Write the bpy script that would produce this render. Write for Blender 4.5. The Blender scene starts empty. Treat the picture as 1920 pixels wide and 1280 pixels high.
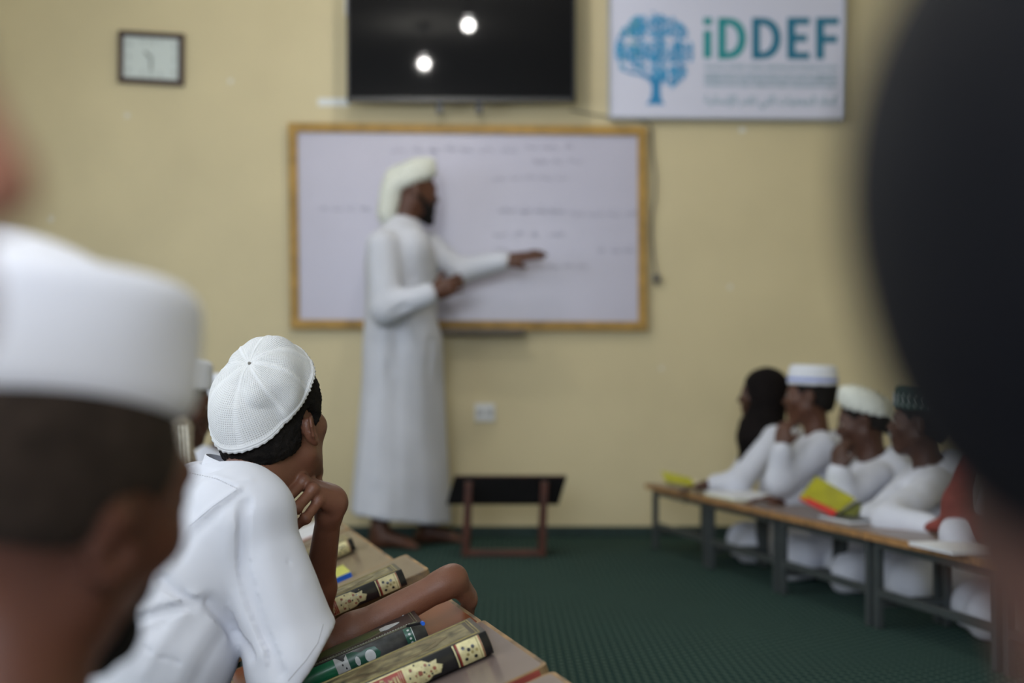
import bpy, bmesh, math, random
import numpy as np
from mathutils import Vector, Matrix
from mathutils.bvhtree import BVHTree

random.seed(7); np.random.seed(7)
C = bpy.context.scene.collection
PI = math.pi

# ------------------------------------------------------------------ camera, light, exposure
cam_d = bpy.data.cameras.new('camera'); cam = bpy.data.objects.new('camera', cam_d); C.objects.link(cam)
cam.location = (0, 0, .76); cam.rotation_euler = (PI/2, 0, 0)
cam_d.lens = 50; cam_d.sensor_width = 36; cam_d.shift_y = 80/1920; cam_d.clip_start = .01
cam_d.dof.use_dof = True; cam_d.dof.focus_distance = 2.30; cam_d.dof.aperture_fstop = 2.35
bpy.context.scene.camera = cam
sc = bpy.context.scene
sc.view_settings.view_transform = 'Standard'; sc.view_settings.look = 'None'
sc.view_settings.exposure = -0.02; sc.view_settings.gamma = 1; sc.view_settings.use_curve_mapping = False
world = bpy.data.worlds.new('world'); sc.world = world; world.use_nodes = True
world.node_tree.nodes['Background'].inputs[0].default_value = (.75, .85, 1, 1)
world.node_tree.nodes['Background'].inputs[1].default_value = .35
sc.cycles.max_bounces = 6; sc.cycles.diffuse_bounces = 4; sc.cycles.glossy_bounces = 3
sc.cycles.sample_clamp_indirect = 4
F = 2667.0
LAMPS = [((-.245, 5.85, 2.78), 100), ((-.56, 4.80, 2.80), 100), ((-.75, 2.1, 2.80), 95), ((-1.7, .5, 2.8), 190)]
LAMP_COL = (1, .97, .92)
def area_light(name, loc, rot, sx, sy, power, col):
    d = bpy.data.lights.new(name, 'AREA'); d.shape = 'RECTANGLE'; d.size = sx; d.size_y = sy; d.energy = power; d.color = col
    o = bpy.data.objects.new(name, d); C.objects.link(o); o.location = loc; o.rotation_euler = rot; return o
area_light('daylight_left', (-3.05, 2.6, 1.70), (0, -PI/2, 0), 1.25, 5.1, 80, (.80, .89, 1))
area_light('daylight_rear', (-.6, -1.90, 1.8), (PI/2, 0, 0), 2.5, 1.1, 115, (.80, .88, 1))

# ------------------------------------------------------------------ helpers
def px(x, y, Y):                       # point seen at (x, y) of the 1920x1280 frame, Y metres away
    return np.array([(x-960)/F*Y, Y, .76-(y-720)/F*Y])
def nrm(v):
    v = np.asarray(v, float); return v/np.linalg.norm(v)
def mat(name, col, rough=.6, var=0, vscale=30, bump=0, bscale=200, spec=.5, metal=0, coat=0, emit=None, sheen=0, detail=4, sss=0, col2=None):
    m = bpy.data.materials.new(name); m.use_nodes = True; nt = m.node_tree; b = nt.nodes['Principled BSDF']
    b.inputs['Base Color'].default_value = (*col, 1); b.inputs['Roughness'].default_value = rough
    b.inputs['Specular IOR Level'].default_value = spec; b.inputs['Metallic'].default_value = metal
    b.inputs['Coat Weight'].default_value = coat; b.inputs['Coat Roughness'].default_value = .08
    b.inputs['Sheen Weight'].default_value = sheen
    if sss: b.inputs['Subsurface Weight'].default_value = sss; b.inputs['Subsurface Radius'].default_value = (.012, .004, .002)
    if emit: b.inputs['Emission Color'].default_value = (*emit[0], 1); b.inputs['Emission Strength'].default_value = emit[1]
    tc = nt.nodes.new('ShaderNodeTexCoord')
    if var:
        n = nt.nodes.new('ShaderNodeTexNoise'); n.inputs['Scale'].default_value = vscale; n.inputs['Detail'].default_value = detail
        nt.links.new(tc.outputs['Object'], n.inputs['Vector'])
        r = nt.nodes.new('ShaderNodeValToRGB'); r.color_ramp.elements[0].position = .3; r.color_ramp.elements[1].position = .7
        a = [c*(1-var) for c in col]; z = [min(1, c*(1+var)) for c in col] if col2 is None else col2
        r.color_ramp.elements[0].color = (*a, 1); r.color_ramp.elements[1].color = (*z, 1)
        nt.links.new(n.outputs['Fac'], r.inputs['Fac']); nt.links.new(r.outputs['Color'], b.inputs['Base Color'])
    if bump:
        n2 = nt.nodes.new('ShaderNodeTexNoise'); n2.inputs['Scale'].default_value = bscale; n2.inputs['Detail'].default_value = 3
        nt.links.new(tc.outputs['Object'], n2.inputs['Vector'])
        bp = nt.nodes.new('ShaderNodeBump'); bp.inputs['Strength'].default_value = bump; bp.inputs['Distance'].default_value = .002
        nt.links.new(n2.outputs['Fac'], bp.inputs['Height']); nt.links.new(bp.outputs['Normal'], b.inputs['Normal'])
    return m
class Thing:                           # an Empty at the base of a thing; parts are given in world coordinates
    def __init__(s, name, label, cat, loc, group=None, kind=None):
        s.o = bpy.data.objects.new(name, None); C.objects.link(s.o); s.o.location = loc; s.loc = np.array(loc, float)
        s.o.empty_display_size = .1
        if label: s.o['label'] = label
        if cat: s.o['category'] = cat
        if group: s.o['group'] = group
        if kind: s.o['kind'] = kind
def link_mesh(name, me, m, parent=None, label=None, cat=None, kind=None, group=None):
    o = bpy.data.objects.new(name, me); C.objects.link(o)
    if m: me.materials.append(m)
    if parent is not None: o.parent = parent.o if isinstance(parent, Thing) else parent
    if label: o['label'] = label
    if cat: o['category'] = cat
    if kind: o['kind'] = kind
    if group: o['group'] = group
    return o
def origin_of(parent):
    if parent is None: return np.zeros(3)
    if isinstance(parent, Thing): return parent.loc
    v = np.zeros(3); p = parent
    while p is not None: v = v+np.array(p.location); p = p.parent
    return v
def mesh_obj(name, V, Fc, m, parent=None, smooth=False, **k):
    V = np.asarray(V, float)
    base = origin_of(parent)
    me = bpy.data.meshes.new(name)
    if parent is None:
        base = np.array([V[:, 0].mean(), V[:, 1].mean(), V[:, 2].min()])
    me.from_pydata([tuple(v) for v in V-base], [], [tuple(f) for f in Fc]); me.update()
    if smooth: me.shade_smooth()
    o = link_mesh(name, me, m, parent, **k)
    if parent is None: o.location = base
    return o
class MB:
    def __init__(s): s.V = []; s.F = []
    def add(s, V, Fc):
        n = len(s.V); s.V += [np.asarray(v, float) for v in V]; s.F += [tuple(i+n for i in f) for f in Fc]; return s
    def box(s, c, ax, h, bev=0):       # oriented box: centre, 3 axes, half sizes, chamfered edges
        c = np.asarray(c, float); A = [np.asarray(a, float) for a in ax]
        if not bev:
            V = [c+A[0]*h[0]*i+A[1]*h[1]*j+A[2]*h[2]*k for i in (-1, 1) for j in (-1, 1) for k in (-1, 1)]
            return s.add(V, [(0,1,3,2),(4,6,7,5),(0,4,5,1),(2,3,7,6),(0,2,6,4),(1,5,7,3)])
        bm = bmesh.new(); bmesh.ops.create_cube(bm, size=2)
        for v in bm.verts: v.co = Vector((v.co.x*h[0], v.co.y*h[1], v.co.z*h[2]))
        bmesh.ops.bevel(bm, geom=bm.edges[:], offset=bev, segments=2, affect='EDGES', profile=.5)
        bm.verts.ensure_lookup_table()
        V = [c+A[0]*v.co.x+A[1]*v.co.y+A[2]*v.co.z for v in bm.verts]; Fc = [[v.index for v in f.verts] for f in bm.faces]
        bm.free(); return s.add(V, Fc)
    def b(s, x0, x1, y0, y1, z0, z1, bev=0):
        return s.box(((x0+x1)/2, (y0+y1)/2, (z0+z1)/2), np.eye(3), ((x1-x0)/2, (y1-y0)/2, (z1-z0)/2), bev)
    def tube(s, pts, r, n=8, cap=True):
        pts = [np.asarray(p, float) for p in pts]; rs = r if hasattr(r, '__len__') else [r]*len(pts)
        V = []; Fc = []; up = None
        for i, p in enumerate(pts):
            d = nrm(pts[min(i+1, len(pts)-1)]-pts[max(i-1, 0)])
            if up is None: up = np.array([0, 0, 1.]) if abs(d[2]) < .9 else np.array([1., 0, 0])
            a = nrm(np.cross(d, up)); q = np.cross(a, d); up = q
            for k in range(n):
                t = 2*PI*k/n; V.append(p+(a*math.cos(t)+q*math.sin(t))*rs[i])
        for i in range(len(pts)-1):
            for k in range(n):
                Fc.append((i*n+k, i*n+(k+1) % n, (i+1)*n+(k+1) % n, (i+1)*n+k))
        if cap: Fc += [tuple(range(n))[::-1], tuple(range((len(pts)-1)*n, len(pts)*n))]
        return s.add(V, Fc)
    def prism(s, pts, O, A, B, N, t):  # polygon in plane (O; A, B) extruded by t along N
        O, A, B, N = [np.asarray(v, float) for v in (O, A, B, N)]
        n = len(pts); V = [O+A*p[0]+B*p[1] for p in pts]+[O+A*p[0]+B*p[1]+N*t for p in pts]
        return s.add(V, [tuple(range(n))[::-1], tuple(range(n, 2*n))]+[(i, (i+1) % n, n+(i+1) % n, n+i) for i in range(n)])
    def ball(s, c, r, n=10, m=8, sq=(1, 1, 1)):
        V = [np.array(c)+np.array([0, 0, r*sq[2]])]
        for i in range(1, m):
            for k in range(n):
                a = PI*i/m; b = 2*PI*k/n
                V.append(np.array(c)+r*np.array([math.sin(a)*math.cos(b)*sq[0], math.sin(a)*math.sin(b)*sq[1], math.cos(a)*sq[2]]))
        V.append(np.array(c)-np.array([0, 0, r*sq[2]])); Fc = [(0, 1+k, 1+(k+1) % n) for k in range(n)]
        for i in range(m-2):
            for k in range(n): Fc.append((1+i*n+k, 1+(i+1)*n+k, 1+(i+1)*n+(k+1) % n, 1+i*n+(k+1) % n))
        L = len(V)-1; Fc += [(L, L-n+(k+1) % n, L-n+k) for k in range(n)]
        return s.add(V, Fc)
    def build(s, name, m, parent=None, smooth=False, **k):
        return mesh_obj(name, s.V, s.F, m, parent, smooth, **k)
def text(name, body, size, O, A, B, N, m, parent, extrude=.0005, font_bold=0, width=None):
    """flat lettering lying in the plane (O; A, B), N outwards; scaled to width when given"""
    c = bpy.data.curves.new(name, 'FONT'); c.body = body; c.size = size; c.extrude = extrude; c.align_x = 'CENTER'; c.align_y = 'CENTER'
    c.offset = font_bold; c.resolution_u = 3
    o = bpy.data.objects.new(name, c); C.objects.link(o)
    me = bpy.data.meshes.new_from_object(o.evaluated_get(bpy.context.evaluated_depsgraph_get())); bpy.data.objects.remove(o)
    n = len(me.vertices); v = np.zeros(n*3, np.float32); me.vertices.foreach_get('co', v); v = v.reshape(-1, 3)
    sx = width/max(float(v[:, 0].max()-v[:, 0].min()), 1e-6) if width else 1
    P = np.asarray(O, float)+v[:, :1]*sx*np.asarray(A)+v[:, 1:2]*np.asarray(B)+v[:, 2:]*np.asarray(N)-origin_of(parent)
    me.vertices.foreach_set('co', P.astype(np.float32).ravel()); me.materials.clear(); me.update(); me.name = name
    return link_mesh(name, me, m, parent)
# Arabic joining forms (isolated, final, initial, medial)
AR = {'ا': (0xFE8D, 2), 'أ': (0xFE83, 2), 'إ': (0xFE87, 2), 'آ': (0xFE81, 2), 'ب': (0xFE8F, 4), 'ة': (0xFE93, 2), 'ت': (0xFE95, 4), 'ج': (0xFE9D, 4), 'ح': (0xFEA1, 4),
      'د': (0xFEA9, 2), 'ر': (0xFEAD, 2), 'س': (0xFEB1, 4), 'ع': (0xFEC9, 4), 'ق': (0xFED5, 4), 'ك': (0xFED9, 4), 'ل': (0xFEDD, 4), 'م': (0xFEE1, 4), 'ن': (0xFEE5, 4), 'ي': (0xFEF1, 4)}
def arabic(s):
    out = []
    for i, ch in enumerate(s):
        if ch not in AR: out.append(ch); continue
        prev = i > 0 and s[i-1] in AR and AR[s[i-1]][1] == 4
        nxt = i+1 < len(s) and s[i+1] in AR and AR[ch][1] == 4
        out.append(chr(AR[ch][0]+(3 if prev and nxt else 1 if prev else 2 if nxt else 0)))
    return ''.join(out[::-1])

# ------------------------------------------------------------------ signed-distance volumes -> one continuous surface
class Vol:
    def __init__(s, lo, hi, vx):
        s.lo = np.array(lo, float); s.vx = vx; s.n = np.ceil((np.array(hi)-s.lo)/vx).astype(int)+1
        s.f = np.full(s.n, .2, np.float32)
    def grid(s, lo, hi):
        a = np.clip(np.floor((lo-s.lo)/s.vx).astype(int), 0, s.n); b = np.clip(np.ceil((hi-s.lo)/s.vx).astype(int)+1, 0, s.n)
        if (b <= a).any(): return None, None
        ax = [((np.arange(a[i], b[i])*s.vx)+s.lo[i]).astype(np.float32) for i in range(3)]
        return tuple(slice(a[i], b[i]) for i in range(3)), (ax[0][:, None, None], ax[1][None, :, None], ax[2][None, None, :])
    def apply(s, sl, d, k, sub):
        g = s.f[sl]
        if sub:
            d = -d; h = np.maximum(k-np.abs(g-d), 0)/k; s.f[sl] = np.maximum(g, d)+h*h*k/4
        else:
            h = np.maximum(k-np.abs(g-d), 0)/k; s.f[sl] = np.minimum(g, d)-h*h*k/4
    def cone(s, a, b, ra, rb, k=.01, sub=False):
        a = np.asarray(a, float); b = np.asarray(b, float); R = max(ra, rb)+k+2*s.vx
        sl, g = s.grid(np.minimum(a, b)-R, np.maximum(a, b)+R)
        if sl is None: return s
        v = b-a; L = max(float(v@v), 1e-12); p = [g[i]-np.float32(a[i]) for i in range(3)]
        t = np.clip((p[0]*v[0]+p[1]*v[1]+p[2]*v[2])/L, 0, 1)
        d = np.sqrt((p[0]-v[0]*t)**2+(p[1]-v[1]*t)**2+(p[2]-v[2]*t)**2)-(ra+(rb-ra)*t)
        s.apply(sl, d.astype(np.float32), k, sub); return s
    def ell(s, c, r, R=None, k=.01, sub=False, sq=2.0):
        """ellipsoid (sq>2: boxier), R rows = local axes in world"""
        c = np.asarray(c, float); r = np.asarray(r, float); R = np.eye(3) if R is None else np.asarray(R, float)
        ext = (np.abs(R.T)*r).sum(1)+k+2*s.vx
        sl, g = s.grid(c-ext, c+ext)
        if sl is None: return s
        p = [g[i]-np.float32(c[i]) for i in range(3)]
        q = [(p[0]*R[j, 0]+p[1]*R[j, 1]+p[2]*R[j, 2])/r[j] for j in range(3)]
        if sq == 2:
            k0 = np.sqrt(q[0]**2+q[1]**2+q[2]**2)+1e-6; k1 = np.sqrt((q[0]/r[0])**2+(q[1]/r[1])**2+(q[2]/r[2])**2)+1e-6
            d = k0*(k0-1)/k1
        else:
            k0 = (np.abs(q[0])**sq+np.abs(q[1])**sq+np.abs(q[2])**sq)**(1/sq)+1e-6
            k1 = np.sqrt((q[0]/r[0])**2+(q[1]/r[1])**2+(q[2]/r[2])**2)/np.sqrt(q[0]**2+q[1]**2+q[2]**2+1e-9)
            d = (k0-1)/np.maximum(k1, 1e-3)
        s.apply(sl, d.astype(np.float32), k, sub); return s
    def cyl(s, c, R, rx, ry, h, rnd=.01, k=.01, sub=False, taper=0):
        """elliptic cylinder along local z with rounded rims"""
        c = np.asarray(c, float); R = np.asarray(R, float); ext = (np.abs(R.T)*np.array([rx*1.3, ry*1.3, h])).sum(1)+k+2*s.vx+.02
        sl, g = s.grid(c-ext, c+ext)
        if sl is None: return s
        p = [g[i]-np.float32(c[i]) for i in range(3)]; q = [p[0]*R[j, 0]+p[1]*R[j, 1]+p[2]*R[j, 2] for j in range(3)]
        sc_ = 1+taper*q[2]/h
        rad = (np.sqrt((q[0]/rx)**2+(q[1]/ry)**2)-sc_)*min(rx, ry)+rnd; z = np.abs(q[2])-h+rnd
        d = np.minimum(np.maximum(rad, z), 0)+np.sqrt(np.maximum(rad, 0)**2+np.maximum(z, 0)**2)-rnd
        s.apply(sl, d.astype(np.float32), k, sub); return s
    def plane(s, p0, n, k=.004):       # cut away the side n points to
        sl, g = s.grid(s.lo, s.lo+s.n*s.vx); n = nrm(n)
        d = (p0[0]-g[0])*n[0]+(p0[1]-g[1])*n[1]+(p0[2]-g[2])*n[2]
        s.apply(sl, d.astype(np.float32), k, True); return s
    def surf(s, smooth=2):
        f = s.f; ins = f < 0; nx, ny, nz = f.shape
        cnt = np.zeros((nx-1, ny-1, nz-1), np.int8)
        for i in (0, 1):
            for j in (0, 1):
                for k in (0, 1): cnt += ins[i:nx-1+i, j:ny-1+j, k:nz-1+k]
        cells = np.argwhere((cnt > 0) & (cnt < 8)); del cnt
        if not len(cells): return np.zeros((0, 3)), np.zeros((0, 4), int)
        P = np.zeros((len(cells), 3)); W = np.zeros(len(cells))
        corners = [(i, j, k) for i in (0, 1) for j in (0, 1) for k in (0, 1)]
        val = {c: f[cells[:, 0]+c[0], cells[:, 1]+c[1], cells[:, 2]+c[2]] for c in corners}
        for c in corners:
            for ax in range(3):
                if c[ax]: continue
                e = list(c); e[ax] = 1; e = tuple(e); a = val[c]; b = val[e]; m = (a < 0) != (b < 0)
                t = a[m]/(a[m]-b[m]); q = np.tile(np.array(c, float), (m.sum(), 1)); q[:, ax] += t; P[m] += q; W[m] += 1
        P = (P/W[:, None]+cells)*s.vx+s.lo
        idx = np.full((nx-1, ny-1, nz-1), -1, np.int32); idx[cells[:, 0], cells[:, 1], cells[:, 2]] = np.arange(len(cells))
        Q = []
        for ax in range(3):
            o1, o2 = [(1, 2), (2, 0), (0, 1)][ax]
            A = [slice(1, -1)]*3; A[ax] = slice(0, -1); B = [slice(1, -1)]*3; B[ax] = slice(1, None)
            ia = ins[tuple(A)]; ib = ins[tuple(B)]
            e = np.argwhere(ia != ib); off = np.ones(3, int); off[ax] = 0; ce = e+off
            flip = ia[e[:, 0], e[:, 1], e[:, 2]]
            def g(d1, d2):
                q = ce.copy(); q[:, o1] -= d1; q[:, o2] -= d2; return idx[q[:, 0], q[:, 1], q[:, 2]]
            quad = np.stack([g(1, 1), g(0, 1), g(0, 0), g(1, 0)], 1); quad[~flip] = quad[~flip][:, ::-1]; Q.append(quad)
        Q = np.concatenate(Q); Q = Q[(Q >= 0).all(1)]
        E = np.concatenate([Q[:, [0, 1]], Q[:, [1, 2]], Q[:, [2, 3]], Q[:, [3, 0]]]); n = len(P)
        deg = np.maximum(np.bincount(E[:, 0], minlength=n)+np.bincount(E[:, 1], minlength=n), 1)
        for it in range(smooth):
            for lam in (.55, -.4 if it < smooth-1 else 0):
                if lam == 0: continue
                avg = np.stack([np.bincount(E[:, 0], P[E[:, 1], c], n)+np.bincount(E[:, 1], P[E[:, 0], c], n) for c in range(3)], 1)/deg[:, None]
                P = P+lam*(avg-P)
        return P, Q
def normals(P, Q):
    n = np.cross(P[Q[:, 2]]-P[Q[:, 0]], P[Q[:, 3]]-P[Q[:, 1]]); N = np.zeros_like(P)
    for c in range(3):
        for k in range(4): N[:, c] += np.bincount(Q[:, k], n[:, c], len(P))
    return N/np.maximum(np.linalg.norm(N, axis=1), 1e-12)[:, None]
def fast_obj(name, P, Q, m, parent, **k):
    base = origin_of(parent); me = bpy.data.meshes.new(name); n = len(P); q = len(Q)
    me.vertices.add(n); me.vertices.foreach_set('co', (P-base).astype(np.float32).ravel())
    me.loops.add(q*4); me.loops.foreach_set('vertex_index', Q.astype(np.int32).ravel())
    me.polygons.add(q); me.polygons.foreach_set('loop_start', np.arange(0, q*4, 4, dtype=np.int32))
    me.polygons.foreach_set('loop_total', np.full(q, 4, np.int32))
    me.update(calc_edges=True); me.shade_smooth()
    return link_mesh(name, me, m, parent, **k)
def wob(P, s, seed=0):                 # cheap smooth noise, about -1..1
    r = np.random.RandomState(seed); o = np.zeros(len(P))
    for i in range(7):
        d = r.normal(size=3); d /= np.linalg.norm(d); o += np.sin(P@d*s*(.6+.35*i)+r.rand()*6.28)/(1+.25*i)
    return o/3
# ------------------------------------------------------------------ the room
YB = 7.10; XL, XR, YF, ZC = -3.15, 3.15, -2.0, 3.05
M_wall = mat('cream_paint', (.64, .548, .332), .55, var=.05, vscale=2.2, bump=.15, bscale=90)
M_wall2 = mat('cream_paint_plain', (.64, .548, .332), .6, var=.04, vscale=2)
M_ceil = mat('white_ceiling', (.72, .71, .66), .8, var=.04, vscale=3)
M_base = mat('dark_green_skirting', (.010, .030, .026), .7, var=.2, vscale=20)
M_white = mat('white_plastic', (.72, .73, .74), .4, var=.03, vscale=20)
# carpet: dark green with a staggered lattice of paler dots
def carpet():
    m = mat('dotted_green_carpet', (.018, .062, .052), .95, bump=.8, bscale=500, spec=.15); nt = m.node_tree; b = nt.nodes['Principled BSDF']; L = nt.links.new
    tc = nt.nodes['Texture Coordinate']; mp = nt.nodes.new('ShaderNodeMapping'); mp.inputs['Rotation'].default_value = (0, 0, .78)
    mp.inputs['Scale'].default_value = (30, 30, 30); L(tc.outputs['Object'], mp.inputs['Vector'])
    fr = nt.nodes.new('ShaderNodeVectorMath'); fr.operation = 'FRACTION'; L(mp.outputs[0], fr.inputs[0])
    sb = nt.nodes.new('ShaderNodeVectorMath'); sb.operation = 'SUBTRACT'; sb.inputs[1].default_value = (.5, .5, .5); L(fr.outputs[0], sb.inputs[0])
    sx = nt.nodes.new('ShaderNodeSeparateXYZ'); L(sb.outputs[0], sx.inputs[0])
    def mt(op, a, bb):
        n = nt.nodes.new('ShaderNodeMath'); n.operation = op
        for i, v in enumerate((a, bb)):
            if isinstance(v, (int, float)): n.inputs[i].default_value = v
            else: L(v, n.inputs[i])
        return n.outputs[0]
    r2 = mt('ADD', mt('MULTIPLY', sx.outputs[0], sx.outputs[0]), mt('MULTIPLY', sx.outputs[1], sx.outputs[1]))
    mr = nt.nodes.new('ShaderNodeMapRange'); mr.inputs[1].default_value = .05; mr.inputs[2].default_value = .02; L(r2, mr.inputs[0])
    no = nt.nodes.new('ShaderNodeTexNoise'); no.inputs['Scale'].default_value = 3; L(tc.outputs['Object'], no.inputs['Vector'])
    mx = nt.nodes.new('ShaderNodeMixRGB'); mx.inputs[1].default_value = (.009, .033, .031, 1); mx.inputs[2].default_value = (.013, .042, .038, 1); L(no.outputs['Fac'], mx.inputs[0])
    m2 = nt.nodes.new('ShaderNodeMixRGB'); L(mr.outputs[0], m2.inputs[0]); L(mx.outputs[0], m2.inputs[1]); m2.inputs[2].default_value = (.15, .21, .16, 1)
    L(m2.outputs[0], b.inputs['Base Color']); return m
def struct(name, mb, m): return mb.build(name, m, kind='structure')
struct('floor', MB().b(XL, XR, YF, YB, -.05, 0), carpet())
struct('ceiling', MB().b(XL, XR, YF, YB, ZC, ZC+.05), M_ceil)
struct('wall_back', MB().b(XL-.1, XR+.1, YB, YB+.12, 0, ZC), M_wall)
struct('wall_right', MB().b(XR, XR+.12, YF, YB, 0, ZC), M_wall2)
# left and front walls with a window opening each, where the daylight comes in
struct('wall_left', MB().b(XL-.12, XL, YF, 0, 0, ZC).b(XL-.12, XL, 5.2, YB, 0, ZC).b(XL-.12, XL, 0, 5.2, 0, 1.05).b(XL-.12, XL, 0, 5.2, 2.35, ZC), M_wall2)
struct('wall_front', MB().b(XL, -1.9, YF-.12, YF, 0, ZC).b(.7, XR, YF-.12, YF, 0, ZC).b(-1.9, .7, YF-.12, YF, 0, 1.2).b(-1.9, .7, YF-.12, YF, 2.4, ZC), M_wall2)
M_alu = mat('window_aluminium', (.45, .46, .47), .35, metal=.8, var=.04)
def window(name, horiz, a0, a1, z0, z1, at):
    mb = MB()
    for k in range(4):
        t = a0+(a1-a0)*k/3
        mb.b(*((at-.06, at-.02, t-.02, t+.02) if horiz else (t-.02, t+.02, at-.06, at-.02)), z0, z1)
    for z in (z0+.02, z1-.02, (z0+z1)/2):
        mb.b(*((at-.06, at-.02, a0, a1) if horiz else (a0, a1, at-.06, at-.02)), z-.02, z+.02)
    struct(name, mb, M_alu)
window('window_1', True, 0, 5.2, 1.05, 2.35, XL); window('window_2', False, -1.9, .7, 1.2, 2.4, YF)
struct('baseboard_back', MB().b(XL, XR, YB-.015, YB, 0, .052, .003), M_base)
struct('baseboard_left', MB().b(XL, XL+.015, YF, YB-.02, 0, .052), M_base)
struct('baseboard_right', MB().b(XR-.015, XR, YF, YB-.02, 0, .052), M_base)
# ceiling lamps
for i, (p, w) in enumerate(LAMPS):
    t = Thing('ceiling_lamp', ['bright round bulb hanging just before the television wall', 'bright round bulb hanging a step back from the television wall',
              'round bulb hanging over the seated boy', 'round bulb hanging near the window'][i], 'lamp', p)
    m = mat('lamp_glow', (1, 1, 1), .5, emit=(LAMP_COL, w*4.5))
    MB().ball(p, .032, 20, 12).build('bulb', m, t, True)
    MB().tube([(p[0], p[1], p[2]+.055), (p[0], p[1], p[2]+.10)], .022, 12).build('lamp_holder', M_white, t)
    MB().tube([(p[0], p[1], ZC-.03), (p[0], p[1], ZC)], .04, 12).build('ceiling_rose', M_white, t)
    MB().tube([(p[0], p[1], p[2]+.10), (p[0], p[1], ZC-.01)], .004, 6).build('cord', M_white, t)

EX, EY, EZ = np.eye(3)
def wp(x, y, off=0):                   # a point on the back wall, off metres before it
    return px(x, y, YB-off)
# ------------------------------------------------------------------ whiteboard
M_frame = mat('varnished_wood_frame', (.38, .225, .055), .5, var=.22, vscale=14, spec=.3)
M_board = mat('whiteboard_surface', (.49, .475, .585), .28, var=.03, vscale=3, spec=.5)
M_ink = mat('faded_marker_ink', (.33, .33, .42), .6)
wb = Thing('whiteboard', 'wide whiteboard in a light wooden frame behind the teacher', 'whiteboard', tuple(wp(877, 615, .02)))
tl, tr, bl, br = wp(541, 231, .02), wp(1212, 238, .02), wp(545, 616, .02), wp(1213, 620, .02)
def quadprism(P, t, N=(0, -1, 0)):
    P = [np.asarray(p) for p in P]; N = np.asarray(N, float); mb = MB()
    return mb.add([*P, *[p+N*t for p in P]], [(3,2,1,0),(4,5,6,7),(0,1,5,4),(1,2,6,5),(2,3,7,6),(3,0,4,7)])
w_ = .045
quadprism([tl, tr, br, bl], .008).build('writing_surface', M_board, wb)
for a, b, c, d in ((tl, tr, (1, -1), 0), (bl, br, (1, 1), 0)):
    s = c[1]*w_
    quadprism([a, b, b+[0, 0, s], a+[0, 0, s]] if s > 0 else [a+[0, 0, s], b+[0, 0, s], b, a], .026).build('frame_rail', M_frame, wb)
quadprism([tl-[0, 0, w_], tl+[w_, 0, -w_], bl+[w_, 0, w_], bl+[0, 0, w_]], .024).build('frame_rail', M_frame, wb)
quadprism([tr-[w_, 0, w_], tr-[0, 0, w_], br+[0, 0, w_], br+[-w_, 0, w_]], .024).build('frame_rail', M_frame, wb)
tray = MB(); a, b = wp(822, 624, .02), wp(984, 627, .02)
tray.b(a[0], b[0], YB-.15, YB-.01, a[2]-.012, a[2]+.004).b(a[0], b[0], YB-.153, YB-.145, a[2]-.012, a[2]+.016)
tray.build('pen_tray', mat('dark_tray', (.10, .075, .05), .5), wb)
rnd = random.Random(5)
def scribble(x0, x1, y, h, dense=1.0, weight=.0028):
    """a line of handwriting: a joined cursive stroke run with gaps, loops and dots"""
    mb = MB(); x = x0
    while x < x1:
        n = rnd.randint(5, 12); pts = []; w = rnd.uniform(14, 34)
        for i in range(n):
            pts.append(wp(x+w*i/n, y+rnd.uniform(-h, h)*(1 if i % 2 else .3), .0295))
        mb.tube(pts, weight, 4)
        if rnd.random() < .6:
            q = wp(x+w*.5, y-h*1.5, .0295); mb.ball(q, weight*1.3, 5, 4)
        x += w+rnd.uniform(5, 14)/dense
    mb.build('handwriting', M_ink, wb, kind='stuff')
for a in ((735, 960, 281, 6), (985, 1080, 276, 5), (1000, 1085, 303, 6), (925, 1050, 334, 5), (935, 1050, 396, 7, 2.2, .004), (1070, 1190, 402, 5),
          (925, 1010, 440, 4), (1030, 1060, 440, 5), (1120, 1170, 470, 5), (930, 960, 470, 4), (1030, 1110, 500, 4), (600, 700, 392, 3)):
    scribble(*a)
# ------------------------------------------------------------------ television
M_tv = mat('glossy_black_screen', (.005, .005, .006), .045, spec=.16)
M_tvb = mat('black_bezel', (.012, .012, .013), .3)
tv = Thing('television', 'large black television on the wall above the whiteboard', 'television', tuple(px(864, 190, YB-.16)))
Yt = YB-.17; A = px(650, 190, Yt); B = px(1079, 188, Yt); zt = A[2]+.632
MB().b(A[0], B[0], Yt+.004, Yt+.045, A[2], zt, .004).build('housing', M_tvb, tv)
MB().b(A[0]+.012, B[0]-.012, Yt-.001, Yt+.005, A[2]+.02, zt-.012).build('screen', M_tv, tv)
MB().b(A[0], B[0], Yt-.004, Yt+.002, A[2], A[2]+.018).b(A[0], B[0], Yt-.004, Yt+.002, zt-.011, zt).b(A[0], A[0]+.011, Yt-.004, Yt+.002, A[2], zt).b(B[0]-.011, B[0], Yt-.004, Yt+.002, A[2], zt).build('bezel', M_tvb, tv)
for x in (824, 898):
    q = px(x, 196, Yt+.06)
    MB().b(q[0]-.016, q[0]+.016, Yt+.04, Yt+.075, q[2]-.045, q[2]+.4).b(q[0]-.016, q[0]+.016, Yt+.07, YB, q[2]+.1, q[2]+.3).build('mounting_arm', M_tvb, tv)
q = wp(657, 12, .05); Q2 = wp(655, 28, .05)
t = Thing('cable_cover', 'small white box with a cable at the upper edge beside the television', 'box', tuple(Q2))
MB().b(q[0]-.028, q[0]+.02, YB-.06, YB-.0, Q2[2], Q2[2]+.17, .006).build('cover', M_white, t)
MB().tube([Q2+[0, .02, .01], Q2+[-.01, .03, -.1], Q2+[-.01, .03, -.17], Q2+[.04, .03, -.2]], .006, 6).build('cable', M_white, t)
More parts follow.
